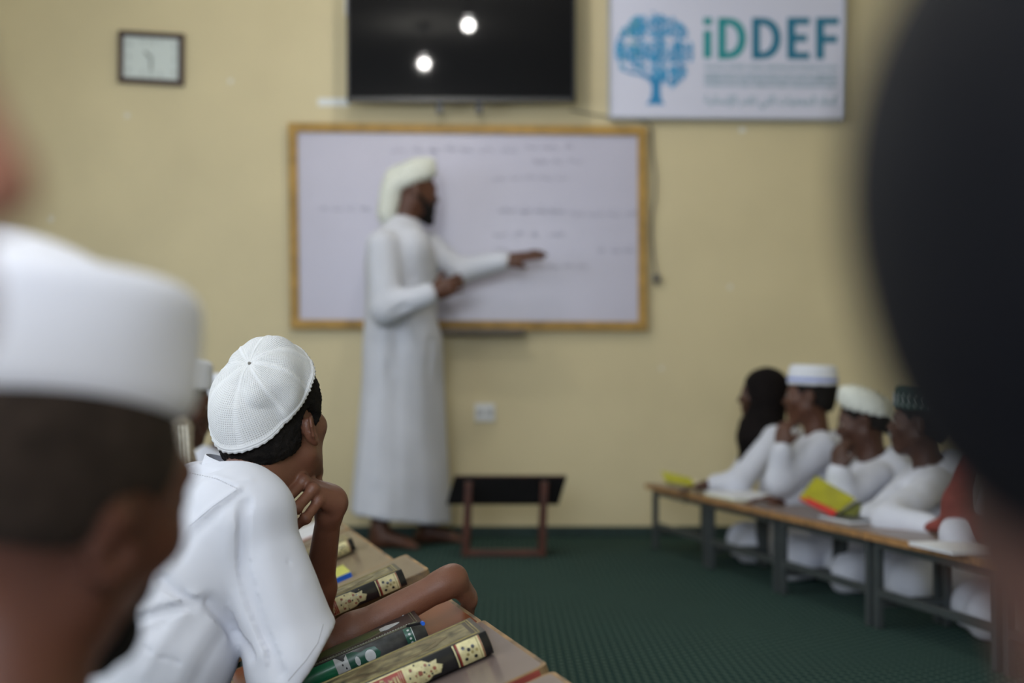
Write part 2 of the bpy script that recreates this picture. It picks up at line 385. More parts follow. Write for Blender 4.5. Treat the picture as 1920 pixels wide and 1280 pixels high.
MB().b(*sorted((wp(596, 0)[0], wp(655, 0)[0])), YB-.004, YB-.0005, wp(0, 199)[2], wp(0, 184)[2]).build('paper_strip', mat('white_paper_strip', (.75, .77, .76), .6), label='narrow white paper strip on the wall left of the television', cat='paper')
# cable beside the board
M_blk = mat('grey_cable', (.11, .10, .085), .5)
t = Thing('hanging_cable', 'thin grey cable hanging down beside the right end of the whiteboard', 'cable', tuple(wp(1231, 524, .03)))
pts = [wp(*p, .02) for p in ((1068, 206), (1110, 214), (1160, 221), (1205, 226), (1221, 236), (1222, 255), (1224, 290), (1230, 330), (1229, 370), (1223, 400), (1222, 440), (1225, 480), (1231, 515))]
MB().tube(pts, .0038, 6).build('cord', M_blk, t)
q = wp(1231, 522, .02); MB().b(q[0]-.016, q[0]+.016, YB-.04, YB-.001, q[2]-.018, q[2]+.022, .004).tube([q+[-.006, -.0, -.018], q+[-.006, 0, -.034]], .003, 6).tube([q+[.006, -.0, -.018], q+[.006, 0, -.034]], .003, 6).build('plug', M_blk, t)
# wall socket
q = wp(909, 773); t = Thing('wall_socket', 'white double wall socket low on the wall beside the teacher', 'socket', tuple(q-[0, 0, .05]))
MB().b(q[0]-.05, q[0]+.05, YB-.014, YB, q[2]-.045, q[2]+.045, .005).build('cover_plate', M_white, t)
for dx in (-.024, .024):
    MB().b(q[0]+dx-.015, q[0]+dx+.015, YB-.018, YB-.012, q[2]-.018, q[2]+.018, .002).build('outlet', mat('socket_grey', (.42, .43, .44), .4), t)
# small chips and patches of lighter paint on the wall, flat and a hair thick
M_patch = mat('pale_filler', (.72, .71, .66), .7)
for x, y, r in ((239, 216, 5), (432, 152, 5), (1391, 243, 6), (1369, 538, 5), (1240, 690, 4), (95, 410, 6)):
    q = wp(x, y); n = 9; rr = [r/375*rnd.uniform(.7, 1.15) for _ in range(n)]
    MB().prism([(rr[i]*math.cos(2*PI*i/n), rr[i]*math.sin(2*PI*i/n)) for i in range(n)], (q[0], YB-.0006, q[2]), EX, EZ, -EY, .0012).build('wall_patch', M_patch, bpy.data.objects['wall_back'])
# ------------------------------------------------------------------ clock
M_clk = mat('dark_clock_wood', (.040, .014, .008), .35, var=.25, vscale=30, coat=.2)
M_face = mat('clock_face', (.62, .68, .66), .35, var=.02)
M_num = mat('clock_numerals', (.36, .40, .39), .5)
c0 = [wp(224, 59, .0), wp(347, 66, .0), wp(346, 162, .0), wp(223, 156, .0)]
ck = Thing('wall_clock', 'rectangular wall clock in a dark wooden frame at half past ten', 'clock', tuple((c0[2]+c0[3])/2))
cx = sum(c0)/4; A = nrm(c0[1]-c0[0]); B = nrm(c0[0]-c0[3]); W2 = np.linalg.norm(c0[1]-c0[0])/2; H2 = np.linalg.norm(c0[0]-c0[3])/2; N = np.array([0, -1., 0])
MB().box(cx+N*.008, (A, B, N), (W2-.01, H2-.01, .008)).build('face', M_face, ck)
fw = .026
for s in (-1, 1):
    MB().box(cx+N*.016+B*s*(H2-fw/2), (A, B, N), (W2, fw/2, .016), .004).build('frame_side', M_clk, ck)
    MB().box(cx+N*.016+A*s*(W2-fw/2), (A, B, N), (fw/2, H2-fw, .016), .004).build('frame_side', M_clk, ck)
for k in range(1, 13):
    a = PI/2-2*PI*k/12; m_ = max(abs(math.cos(a))/.112, abs(math.sin(a))/.078)
    text('numeral', str(k), .034, cx+N*.0165+A*math.cos(a)/m_+B*math.sin(a)/m_, A, B, N, M_num, ck, font_bold=.0006)
for name, ang, L_, w in (('hour_hand', PI/2-2*PI*10.5/12, .045, .008), ('minute_hand', -PI/2, .062, .006)):
    d = A*math.cos(ang)+B*math.sin(ang); e = A*-math.sin(ang)+B*math.cos(ang)
    MB().box(cx+N*.020+d*L_*.42, (d, e, N), (L_*.58, w*.8, .001)).build(name, mat('clock_hand', (.25, .27, .25), .4), ck)
MB().ball(cx+N*.02, .008).build('hub', M_num, ck)
# ------------------------------------------------------------------ sign with the tree and the lettering
sg = Thing('wall_sign', 'white framed sign with a blue tree and blue lettering', 'sign', tuple(wp(1362, 222, .03)))
s00, s10 = wp(1142, 222, .03), wp(1583, 226, .03); top = .665
dz = s10[2]-s00[2]
M_sign = mat('sign_white', (.66, .67, .81), .35, var=.02, vscale=2); M_sf = mat('sign_frame', (.38, .40, .44), .35, metal=.5, var=.05)
quadprism([s00+[0, 0, top], s10+[0, 0, top], s10, s00], .02).build('sign_panel', M_sign, sg)
def bar(p, q, w, t, name='sign_frame_side'):
    p = np.asarray(p); q = np.asarray(q); d = nrm(q-p); e = np.cross(d, EY)
    MB().box((p+q)/2-EY*.012, (d, e, EY), (np.linalg.norm(q-p)/2, w/2, t/2), .002).build(name, M_sf, sg)
bar(s00, s10, .014, .034); bar(s00+[0, 0, top], s10+[0, 0, top], .014, .034); bar(s00, s00+[0, 0, top], .014, .034); bar(s10, s10+[0, 0, top], .014, .034)
ZO = .0215+.03
def sgp(x, y): return wp(x, y, ZO)
M_t = [mat('print_teal', (.003, .27, .30), .5), mat('print_petrol', (.004, .165, .28), .5), mat('print_blue', (.008, .22, .48), .5), mat('print_pale_teal', (.22, .37, .44), .5), mat('print_sky', (.04, .33, .62), .5)]
AX = nrm(s10-s00)
hl = (199-0)/375
# big letters drawn as thick strokes
def letter(polys, m, name='letter'):
    mb = MB()
    for P in polys: mb.prism([(0+(x-0), 0+(y-0)) for x, y in [(sgp(*p)[0], sgp(*p)[2]) for p in P]], (0, YB-ZO, 0), EX, EZ, -EY, .0012)
    mb.build(name, m, sg)
def rect(x0, y0, x1, y1): return [(x0, y1), (x1, y1), (x1, y0), (x0, y0)]
def Dl(x0, x1, y0, y1, w):
    out = [rect(x0, y0, x0+w, y1)]; cx_ = x0+w*.9; n = 12; rx = x1-cx_; ry = (y1-y0)/2; cy = (y0+y1)/2
    for i in range(n):
        a, b = -PI/2+PI*i/n, -PI/2+PI*(i+1)/n
        f = lambda t, rx_, ry_: (cx_+rx_*max(0, math.cos(t))**.75, cy+ry_*math.sin(t))
        out.append([f(a, rx, ry), f(b, rx, ry), f(b, rx-w, ry-w*.86), f(a, rx-w, ry-w*.86)][::-1])
    return out
letter([rect(1319, 57, 1334, 109), rect(1319, 33, 1335, 47)], M_t[0])
letter(Dl(1346, 1399, 33, 111, 15), M_t[0]); letter(Dl(1410, 1464, 33, 111, 15), M_t[1])
letter([rect(1476, 33, 1491, 111), rect(1491, 33, 1518, 46), rect(1491, 65, 1513, 78), rect(1491, 98, 1518, 111)], M_t[1])
letter([rect(1530, 33, 1545, 111), rect(1545, 33, 1573, 46), rect(1545, 67, 1570, 80)], M_t[1])
for s, yy, sz, m in (('İNSANA DEĞER VEREN DERNEKLER FEDERASYONU', 126, .030, 1), ('FEDERATION OF ASSOCIATIONS THAT VALUE HUMANITY', 141, .027, 3),
                     ('FÉDÉRATION DES ASSOCIATIONS POUR L\'HUMANITÉ', 150, .028, 3), ('FÖDERATION DER HUMANITÄREN ORGANISATIONEN', 160, .028, 3)):
    text('small_print', s, sz, sgp(1446, yy), AX, EZ, -EY, M_t[3], sg, font_bold=.0003, width=250/F*(YB-ZO))
text('arabic_print', arabic('اتحاد الجمعيات التي تقدر الإنسانية'), .062, sgp(1446, 188), AX, EZ, -EY, M_t[3], sg, font_bold=.0006, width=250/F*(YB-ZO))
# the tree: trunk, branches, and leaf specks
letter([[(1211, 196), (1246, 196), (1240, 186), (1238, 170), (1239, 155), (1250, 143), (1243, 140), (1230, 146), (1218, 141), (1200, 137), (1180, 133), (1160, 130), (1180, 138), (1203, 143), (1216, 150), (1222, 160), (1222, 176), (1218, 188)][::-1]], M_t[2], 'tree_trunk')
mb = MB()
for a, b, w in (((1228, 150), (1225, 105), 5), ((1226, 120), (1208, 85), 4), ((1234, 150), (1252, 110), 4), ((1250, 115), (1275, 88), 3), ((1212, 142), (1180, 112), 4), ((1181, 113), (1168, 92), 3), ((1226, 105), (1240, 70), 3)):
    mb.tube([sgp(*a), sgp(*b)], [w/2/375, w/5/375], 5)
mb.build('tree_branches', M_t[4], sg)
for mi, seed, cnt in ((2, 1, 420), (4, 2, 620), (0, 3, 110)):
    r = random.Random(seed); mb = MB(); k = 0
    while k < cnt:
        x = r.uniform(1154, 1300); y = r.uniform(22, 178); u = (x-1227)/72; v = (y-97)/74
        if u*u+v*v > 1: continue
        if y > 128 and x < 1222 and (y-128) > (1222-x)*-.1+4: continue
        if y > 150 and x < 1246: continue
        if mi == 0 and x > 1200: continue
        if abs(math.sin(u*6+1)*math.cos(v*5)) < .12: continue
        a = r.uniform(0, PI); L_ = r.uniform(2.4, 5.2)/375; q = sgp(x, y); ca, sa = math.cos(a)*L_, math.sin(a)*L_
        mb.prism([(-ca, -sa), (sa*.45, -ca*.45), (ca, sa), (-sa*.45, ca*.45)], q-EY*(.0003+k*3e-6+.0007*(mi == 4)), EX, EZ, -EY, .001); k += 1
    mb.build('tree_leaves', M_t[mi], sg, kind='stuff')
# ------------------------------------------------------------------ desks
M_metal = mat('grey_painted_metal', (.050, .059, .061), .45, var=.10, vscale=25, metal=.2)
M_edge = mat('worn_orange_edge', (.32, .165, .06), .6, var=.35, vscale=40)
M_lam = mat('grey_brown_laminate', (.165, .125, .113), .30, var=.10, vscale=9, coat=.15, bump=.05, bscale=60)
M_lamtan = mat('tan_laminate', (.18, .132, .083), .34, var=.10, vscale=9, coat=.1)
M_ltop = mat('tan_desk_surface', (.20, .15, .125), .35, var=.10, vscale=10, coat=.1)
M_glossy = mat('glossy_brown_wood', (.20, .062, .026), .32, var=.30, vscale=7, spec=.25)
M_redge = mat('red_brown_edge', (.30, .060, .045), .4, var=.2, vscale=30)
def desk(label, P, along, across, L, W, zh, slope, M_top, group, M_e=None, red=False, thick=.018, far_edge=True, skew=0, legs=(.02, .02), inset=.05, legW=None, corner=.012, lift=0):
    """P: top of the high aisle-side edge at its near end; along: direction of the row; across: from that edge to the sitter"""
    al = nrm(along); ac = nrm(across); c, s = math.cos(slope), math.sin(slope)
    dn = np.array([ac[0]*c, ac[1]*c, -s]); n = nrm(np.cross(al, dn)); n = n if n[2] > 0 else -n
    P = np.array([P[0], P[1], zh+lift], float)
    t = Thing('low_desk', label, 'desk', (P[0]+al[0]*L/2+ac[0]*W/2, P[1]+al[1]*L/2+ac[1]*W/2, 0), group)
    ctr = P+al*L/2+dn*W/2-n*thick/2
    r = corner; q = []
    for (u, v, a0) in ((L/2-r, W/2-r, 0), (-L/2+r, W/2-r, 90), (-L/2+r, -W/2+r, 180), (L/2-r, -W/2+r, 270)):
        for k in range(4):
            a = math.radians(a0+30*k); q.append((u+r*math.cos(a), v+r*math.sin(a)))
    inner = [(u*(1-.006/(L/2)), v*(1-.006/(W/2))) for u, v in q]
    MB().prism(inner, ctr-n*thick/2*.99, al, dn, n, thick*.995).build('desk_top', M_top, t)
    # edge banding: a strip around the rim
    mb = MB(); m = len(q)
    for i in range(m):
        a, b = q[i], q[(i+1) % m]; ia, ib = inner[i], inner[(i+1) % m]
        V = []
        for (x, y) in (a, b, ib, ia):
            V += [ctr+al*x+dn*y-n*thick*.5, ctr+al*x+dn*y+n*thick*.485]
        mb.add(V, [(0, 2, 3, 1), (1, 3, 5, 7), (0, 6, 4, 2), (4, 6, 7, 5)])
    mb.build('edge_banding', M_e or M_edge, t)
    if red: MB().box(ctr-al*(L/2+.0004)+n*.002, (al, dn, n), (.0008, W/2-r*1.2, thick*.28)).build('worn_red_edge', M_redge, t)
    lw = legW or W-2*inset; mf = MB()
    v0 = (W-lw)/2; at = .012
    def tp(u, v, dz=0): return P+al*u+dn*v-n*(thick+dz)
    for u in legs[0], L-legs[1]:
        for v in (v0, v0+lw):
            a = tp(u, v, .006); a2 = np.array([a[0], a[1], 0.])
            MB().box((a+a2)/2, (nrm([al[0], al[1], 0]), nrm([ac[0], ac[1], 0]), EZ), (.0125, .0125, (a[2])/2), .003).build('leg', M_metal, t)
    for u in legs[0], L-legs[1]:
        a, b = tp(u, v0, .012), tp(u, v0+lw, .012); d = nrm(b-a); MB().box((a+b)/2, (d, al, np.cross(d, al)), (lw/2, .012, .010), .002).build('top_rail', M_metal, t)
        a, b = tp(u, v0), tp(u, v0+lw); a[2] = b[2] = .075; d = nrm(b-a); MB().box((a+b)/2, (d, al, EZ), (np.linalg.norm(b-a)/2, .009, .009), .002).build('side_rail', M_metal, t)
    for v in (v0, v0+lw):
        a, b = tp(legs[0], v, .016), tp(L-legs[1], v, .016); MB().box((a+b)/2, (al, dn, n), (np.linalg.norm(b-a)/2, .011, .014), .002).build('top_rail', M_metal, t)
    a, b = tp(legs[0], v0), tp(L-legs[1], v0); a[2] = b[2] = .112; MB().box((a+b)/2, (al, nrm([ac[0], ac[1], 0]), EZ), (np.linalg.norm(b-a)/2, .010, .012), .002).build('foot_rail', M_metal, t)
    return t
# right row
A0 = np.array([.612, 6.58]); G0 = np.array([1.25, 3.72]); dR = nrm(np.array([*(G0-A0), 0])); acR = np.array([-dR[1], dR[0], 0]); LR = np.linalg.norm(G0-A0)
step = LR/4; desksR = []
for k, lab in enumerate(('low right-hand desk nearest the back wall, a yellow-green booklet on it',
                         'second right-row desk from the back wall, open white notebook on it',
                         'third right-row desk from the back wall, yellow and red book on it',
                         'fourth right-row desk from the back wall, before the boy in green cap')):
    p = A0+dR[:2]*(step*k-.005)
    desksR.append(desk(lab, (p[0], p[1]), dR, acR, step-.008, .33, .302, math.radians(.5), M_ltop, 'low desks of the right row', legW=.235, legs=(.025, .025), thick=.022))
p = A0+dR[:2]*(step*4)
desk('low desk at the camera end of the right row, mostly hidden by the dark head', (p[0], p[1]), dR, acR, step-.008, .33, .302, math.radians(.5), M_ltop, 'low desks of the right row', legW=.235, thick=.022)
# left row: steeply sloping desks, high edge to the aisle
ZH = .385; SL = math.radians(21.5)
e1 = np.array([-.2505, .968, 0.]); acL = np.array([-.968, -.2505, 0.])
P0 = np.array([*px(906, 1165, 2667*.375/445)[:2], 0])
def PL(t): q = P0+e1*t; return (q[0], q[1])
WL = .40
dnL = np.array([acL[0]*math.cos(SL), acL[1]*math.cos(SL), -math.sin(SL)]); upL = -dnL; nL = nrm(np.cross(upL, e1)); nL = nL if nL[2] > 0 else -nL
M_el = mat('worn_tan_edge', (.16, .115, .075), .6, var=.5, vscale=16, detail=6, col2=(.40, .24, .10))
GL = 'sloping desks of the left row'
desk('sloping grey-brown desk at the lower edge of the picture, an ornate book across it', PL(-.84), e1, acL, .445, WL, ZH, SL, M_lam, GL, M_el)
desk('sloping grey-brown desk with a red worn edge beneath the nearest ornate book', PL(-.372), e1, acL, .370, WL, ZH, SL, M_lam, GL, M_el, True, lift=.004)
desk('sloping glossy red-brown desk under the forearm of the boy', PL(.004), e1, acL, .430, WL, ZH, SL, M_glossy, GL, M_el)
desk('sloping tan desk under the book behind the forearm of the boy', PL(.44), e1, acL, .245, WL, ZH, SL, M_lamtan, GL, M_el, lift=.028)
desk('sloping tan desk with a worn orange corner behind the wrist of the boy', PL(.695), e1, acL, .80, WL, ZH, SL, M_lamtan, GL, M_el, True, corner=.02)
desk('farthest sloping tan desk of the left row, before the teacher', PL(1.51), e1, acL, .78, WL, ZH, SL, M_lamtan, GL, M_el)
def ph(x, y, h=0):                     # point of the left desk plane (h above it) seen at a pixel
    o = np.array([0, 0, .76]); d = np.array([(x-960)/F, 1, -(y-720)/F]); q = np.array([P0[0], P0[1], ZH])+nL*h
    return o+d*(((q-o)@nL)/(d@nL))
# red edge strip between the two nearest desks
# ------------------------------------------------------------------ books
M_pages = mat('cream_page_edges', (.66, .60, .45), .8, var=.12, vscale=160)
M_cream = mat('cream_gold_print', (.62, .56, .30), .45, var=.22, vscale=90)
M_gold = mat('dull_gold_print', (.36, .30, .12), .4, var=.25, vscale=60)
M_rose = mat('rose_print', (.30, .10, .06), .45, var=.3, vscale=80)
M_red = mat('dark_red_print', (.24, .028, .018), .4, var=.2, vscale=40)
M_blackc = mat('black_leatherette', (.014, .015, .018), .28, var=.2, vscale=50, coat=.15)
M_brownc = mat('olive_brown_cover', (.115, .088, .045), .34, var=.45, vscale=28, coat=.2, detail=8)
M_olive = mat('dark_olive_cover', (.050, .046, .028), .30, var=.2, vscale=30, coat=.3)
M_green = mat('green_print', (.010, .17, .075), .35, var=.15, vscale=60, coat=.2)
M_dgreen = mat('dark_green_print', (.010, .075, .045), .35, var=.2, vscale=60)
M_silver = mat('silver_print', (.52, .54, .54), .35, var=.1, vscale=80)
M_greys = mat('charcoal_mottled', (.055, .058, .060), .35, var=.45, vscale=60)
class Frame:
    def __init__(s, O, u, v, n): s.O, s.u, s.v, s.n = map(lambda a: np.asarray(a, float), (O, u, v, n))
    def p(s, a, b, c): return s.O+s.u*a+s.v*b+s.n*c
def spine_arc(T, bulge, s):            # s in 0..1 from the bottom board to the top board -> (b, c)
    a = math.radians(-62+124*s); k = math.sin(math.radians(62)); b = -(math.cos(a)-math.cos(math.radians(62)))/(1-math.cos(math.radians(62)))*bulge
    return b, T/2+math.sin(a)/k*T/2
def spine_patch(fr, T, bulge, pts, off, tess=.008):
    """a printed figure wrapped on the rounded spine; pts (a metres, s 0..1)"""
    mb = MB(); bm = bmesh.new(); vs = [bm.verts.new((a, s*.05, 0)) for a, s in pts]
    bm.faces.new(vs); bmesh.ops.triangulate(bm, faces=bm.faces[:])
    for _ in range(2): bmesh.ops.subdivide_edges(bm, edges=[e for e in bm.edges if abs(e.verts[0].co.y-e.verts[1].co.y) > .006], cuts=1); bmesh.ops.triangulate(bm, faces=bm.faces[:])
    bm.verts.index_update(); V = []
    for v in bm.verts:
        b, c = spine_arc(T, bulge, min(1, max(0, v.co.y/.05))); V.append(fr.p(v.co.x, b-off*1.2-.0006, c))
    Fc = [[v.index for v in f.verts] for f in bm.faces]; bm.free()
    return V, Fc
def book(label, fr, L, W, T, Mc, Msp, style, group, M_pg=M_pages, bulge=.008):
    """fr: bottom corner of the spine at its near end; u along the spine, v across the cover, n up"""
    t = Thing('book', label, 'book', tuple(fr.O), group); ct = .0028
    ax = (fr.u, fr.v, fr.n)
    MB().box(fr.p(L/2, W/2, T/2), ax, (L/2-.004, W/2-.005, T/2-ct)).build('page_block', M_pg, t)
    for nm, c in (('back_cover', ct/2), ('front_cover', T-ct/2)):
        MB().box(fr.p(L/2, W/2, c), ax, (L/2, W/2, ct/2), .0009).build(nm, Mc, t)
    mb = MB(); n = 16; V = []
    for a in (0, L):
        for i in range(n+1):
            b, c = spine_arc(T, bulge, i/n); V.append(fr.p(a, b, c))
        for i in range(n+1):
            b, c = spine_arc(T, bulge, i/n); V.append(fr.p(a, b+.003, T/2+(c-T/2)*.9))
    m = 2*(n+1); Fc = []
    for i in range(n): Fc += [(i, i+1, m+i+1, m+i), (n+1+i, m+n+1+i, m+n+2+i, n+2+i), (i, n+1+i, n+2+i, i+1), (m+i, m+i+1, m+n+2+i, m+n+1+i)]
    sp = mb.add(V, Fc).build('spine', Msp, t, True)
    def patch(name, pts, m, off=.0004): V, Fq = spine_patch(fr, T, bulge, pts, off); return mesh_obj(name, V, Fq, m, sp, True)
    def band(a0, a1, m, off=.0004, s0=.02, s1=.98, name='spine_band'): return patch(name, [(a0, s0), (a1, s0), (a1, s1), (a0, s1)], m, off)
    def oval(ac, sc_, ra, rs, m, off, name='ornament', lob=0, n=22):
        patch(name, [(ac+ra*math.cos(2*PI*i/n)*(1+lob*math.cos(i*2*PI/n*8)), sc_+rs*math.sin(2*PI*i/n)*(1+lob*math.cos(i*2*PI/n*8))) for i in range(n)], m, off)
    r = random.Random(len(label))
    if style == 'gilt':
        E = L
        band(E-.048, E-.012, M_cream); band(E-.050, E-.047, M_red, .0006); band(E-.0535, E-.0515, M_cream, .0006); band(E-.014, E-.0125, M_red, .0008); band(E-.018, E-.0170, M_gold, .0008)
        for a, s in ((-.040, .30), (-.033, .60), (-.040, .72), (-.026, .28), (-.026, .66)): oval(E+a, s, .0026, .07, M_blackc, .0008, n=8)
        for a, s in ((-.036, .45), (-.029, .48), (-.022, .5)): oval(E+a, s, .0022, .06, M_gold, .0008, n=8)
        # pointed cream finial, red cartouche with a line of gilt script
        pts = [(-.074, .5), (-.082, .62), (-.080, .76), (-.092, .74), (-.100, .93), (-.112, .97), (-.128, .97), (-.128, .03), (-.112, .03), (-.100, .07), (-.092, .26), (-.080, .24), (-.082, .38)]
        patch('finial', [(E+a, s) for a, s in pts], M_cream)
        for a, s, w in ((-.087, .5, .0026), (-.098, .72, .0022), (-.098, .30, .0022), (-.108, .52, .0034), (-.120, .25, .0024), (-.120, .75, .0024), (-.093, .44, .0016), (-.115, .5, .0014)): oval(E+a, s, w, w*24, M_rose, .0008, lob=.22)
        for a, s in ((-.1025, .50), (-.113, .12), (-.113, .88), (-.0925, .66), (-.0925, .34), (-.124, .5)): oval(E+a, s, .0014, .045, M_blackc, .0009, n=7)
        for k_ in range(14): oval(E-.084-.043*r.random(), .12+.76*r.random(), .0009, .03, M_gold, .0009, n=6)
        band(E-.225, E-.128, M_cream, .0004); band(E-.222, E-.131, M_red, .0007, .08, .92, 'cartouche'); band(E-.134, E-.1335, M_cream, .0009, .1, .9); band(E-.137, E-.1365, M_cream, .0009, .1, .9)
        text('spine_lettering', arabic('القرآن الكريم'), .026, fr.p(E-.177, -bulge-.0022, T*.5), fr.u, nrm(fr.n), -fr.v, M_cream, sp, font_bold=.0004, width=.076)
        for k in range(13):                 # interlaced gilt strokes round the script
            a = E-.218+k*.0063; MB().tube([fr.p(a, -bulge*.72-.0016, T*.20), fr.p(a+.004, -bulge-.0014, T*.45), fr.p(a+.002, -bulge*.75-.0016, T*.80)], .0006, 4).build('gilt_stroke', M_cream, sp)
    else:
        E = L
        band(E-.034, E-.020, M_dgreen); band(E-.0215, E-.0205, M_silver, .0007)
        for k in range(5): oval(E-.027, .16+.17*k, .0022, .05, M_silver, .0007, n=6)
        patch('medallion_frame', [(E+a, s) for a, s in ((-.078, .5), (-.084, .78), (-.096, .84), (-.108, .78), (-.120, .95), (-.130, .95), (-.130, .05), (-.120, .05), (-.108, .22), (-.096, .16), (-.084, .22))], M_dgreen)
        oval(E-.095, .5, .0085, .25, M_silver, .0007, n=14); oval(E-.116, .5, .004, .2, M_silver, .0007, n=8)
        for k in range(3): oval(E-.124, .3+.2*k, .0018, .045, M_dgreen, .001, n=6)
        patch('silver_knot', [(E-.130, .06), (E-.130, .94), (E-.138, .7), (E-.148, .98), (E-.150, .98), (E-.150, .02), (E-.148, .02), (E-.138, .3)], M_silver, .0006)
        for k in range(4): oval(E-.140+.004*(k % 2), .25+.17*k, .0014, .05, M_blackc, .0009, n=6)
        band(E-.222, E-.150, M_green, .0008); band(E-.2225, E-.221, M_silver, .001); band(E-.151, E-.1495, M_silver, .001)
        patch('silver_knot', [(E-.222, .06), (E-.222, .94), (E-.232, .7), (E-.242, .98), (E-.242, .02), (E-.232, .3)], M_silver, .0006)
    # tooled front cover: border lines and a central medallion
    def cov(name, pts, m, h=.0004): MB().prism(pts, fr.p(0, 0, T), fr.u, fr.v, fr.n, h).build(name, m, t)
    ga = M_gold if style == 'gilt' else M_silver
    for q, w in ((.007, .0012), (.011, .0007)):
        mb = MB()
        for (a0, a1, b0, b1) in ((q, L-q, q, q+w), (q, L-q, W-q-w, W-q), (q, q+w, q, W-q), (L-q-w, L-q, q, W-q)):
            mb.box(fr.p((a0+a1)/2, (b0+b1)/2, T+.0002), ax, ((a1-a0)/2, (b1-b0)/2, .0004))
        mb.build('tooled_border', M_gold if style == 'gilt' else mat('olive_border', (.16, .17, .10), .3), t)
    def ring(ra, rb, n=40, lob=.06, k=8): return [(L/2+ra*math.cos(2*PI*i/n)*(1+lob*math.cos(k*2*PI*i/n)), W/2+rb*math.sin(2*PI*i/n)*(1+lob*math.cos(k*2*PI*i/n))) for i in range(n)]
    if style == 'gilt':
        cov('cover_panel', [(.018, .015), (L-.018, .015), (L-.018, W-.015), (.018, W-.015)], M_gild, .0003)
        cov('cover_medallion', ring(.075, W*.29), M_brownc, .0007); cov('medallion_heart', ring(.058, W*.21), M_gild, .0011)
    else:
        cov('cover_medallion', ring(.080, W*.27, lob=.03), M_cold, .0004); cov('cover_medallion', ring(.062, W*.2, lob=.03), M_gmed, .0008)
        for k in (-1, 1):
            cov('silver_flourish', [(L/2+k*.062+x*k, W/2+y) for x, y in ((0, -.010), (.012, -.014), (.030, -.004), (.034, 0), (.030, .004), (.012, .014), (0, .010))][::k], M_silver, .0009)
        mb = MB()
        for i in range(48):
            for b in (.015, W-.015): mb.box(fr.p(.02+(L-.04)*i/47, b, T+.0004), ax, (.0012, .0004, .0003))
        mb.build('stitching', M_silver, t, kind='stuff')
    return t
M_gild = mat('tarnished_gilt_pattern', (.060, .048, .024), .36, var=1, vscale=55, coat=.2, detail=9, col2=(.26, .225, .115))
M_cold = mat('olive_tooling', (.085, .085, .050), .3, var=.2, vscale=40)
M_gmed = mat('leaf_green_medallion', (.055, .095, .030), .3, var=.15, vscale=40)
def slope_book(label, cx_, cy_, L, W, T, *a, h=0, yaw=0, **k):
    """placed by the pixel of the bottom spine corner at the aisle end"""
    q = ph(cx_, cy_, h+.001); c, s = math.cos(yaw), math.sin(yaw)
    u = upL*c+e1*s; v = e1*c-upL*s
    fr = Frame(q-u*L, u, v, nL); return book(label, fr, L, W, T, *a, **k), fr
G_ = 'hardback books on the left desks'
slope_book('ornate book with a black, cream and red spine lying nearest the camera', 926, 1223, .255, .112, .034, M_blackc, M_blackc, 'gilt', G_, yaw=-.03, h=.006)
slope_book('dark olive book with a green and silver spine beside the forearm of the boy', 806, 1200, .255, .105, .034, M_blackc, M_greys, 'green', G_, yaw=-.05, h=.002)
slope_book('ornate book with a black, cream and red spine behind the forearm of the boy', 764, 1096, .255, .085, .031, M_blackc, M_blackc, 'gilt', G_, yaw=-.02, h=.030)
slope_book('ornate book with a dark and cream spine behind the upright forearm', 668, 1030, .255, .09, .030, M_brownc, M_blackc, 'gilt', G_, yaw=-.0, h=.004)
# yellow and blue exercise book
M_yel = mat('lime_yellow_cover', (.50, .50, .09), .5, var=.10, vscale=20); M_blu = mat('bright_blue_cover', (.015, .12, .62), .4, var=.05)
M_paper = mat('white_paper', (.74, .75, .78), .8, var=.03, vscale=40)
def booklet(label, fr, L, W, T, mt_, mb_, group, ang=0, pg=M_paper):
    t = Thing('booklet', label, 'booklet', tuple(fr.O), group); ax = (fr.u, fr.v, fr.n)
    MB().box(fr.p(L/2, W/2, .0006), ax, (L/2, W/2, .0006)).build('back_cover', mb_, t)
    MB().box(fr.p(L/2, W/2, T/2), ax, (L/2-.002, W/2-.002, T/2-.0013)).build('page_block', pg, t)
    MB().box(fr.p(L/2, W/2, T-.0006), ax, (L/2, W/2, .0006)).build('front_cover', mt_, t)
    MB().box(fr.p(L/2, -.0004, T/2), ax, (L/2, .0010, T/2)).build('spine', mb_, t)
    return t
q = ph(662, 1083, .001+.002); u = upL; v = e1
booklet('yellow exercise book with a blue spine between the book and the upright forearm', Frame(q-u*.20, u, v, nL), .20, .12, .014, M_yel, M_blu, 'exercise books on the left desks')
q = ph(628, 988, .002); t_ = Thing('open_notebook', 'open white notebook on the farther left desk beyond the hand of the boy', 'notebook', tuple(q))
fr = Frame(q-upL*.26, upL, e1, nL); ax = (fr.u, fr.v, fr.n)
for s in (0, 1): MB().box(fr.p(.064+.132*s, .1, .004), ax, (.064, .1, .003), .001).build('page_block', M_paper, t_)
MB().box(fr.p(.13, .1, .0008), ax, (.132, .102, .0008)).build('cover', mat('orange_cover', (.6, .16, .05), .5), t_)
MB().box(fr.p(.235, .06, .0075), ax, (.018, .008, .0004)).build('printed_block', mat('orange_print', (.7, .20, .08), .5), t_)
# blue pen lying at the head of the green book
q = ph(790, 1163, .048); t_ = Thing('pen', 'small blue pen end poking out at the head of the dark olive book', 'pen', tuple(q))
MB().tube([q-upL*.02+e1*.03-nL*.006, q+e1*.0-nL*.004], .0024, 10).build('barrel', M_blackc, t_)
MB().tube([q-nL*.004, q-e1*.008-nL*.004], [.0034, .0030], 10).build('cap', M_blu, t_)

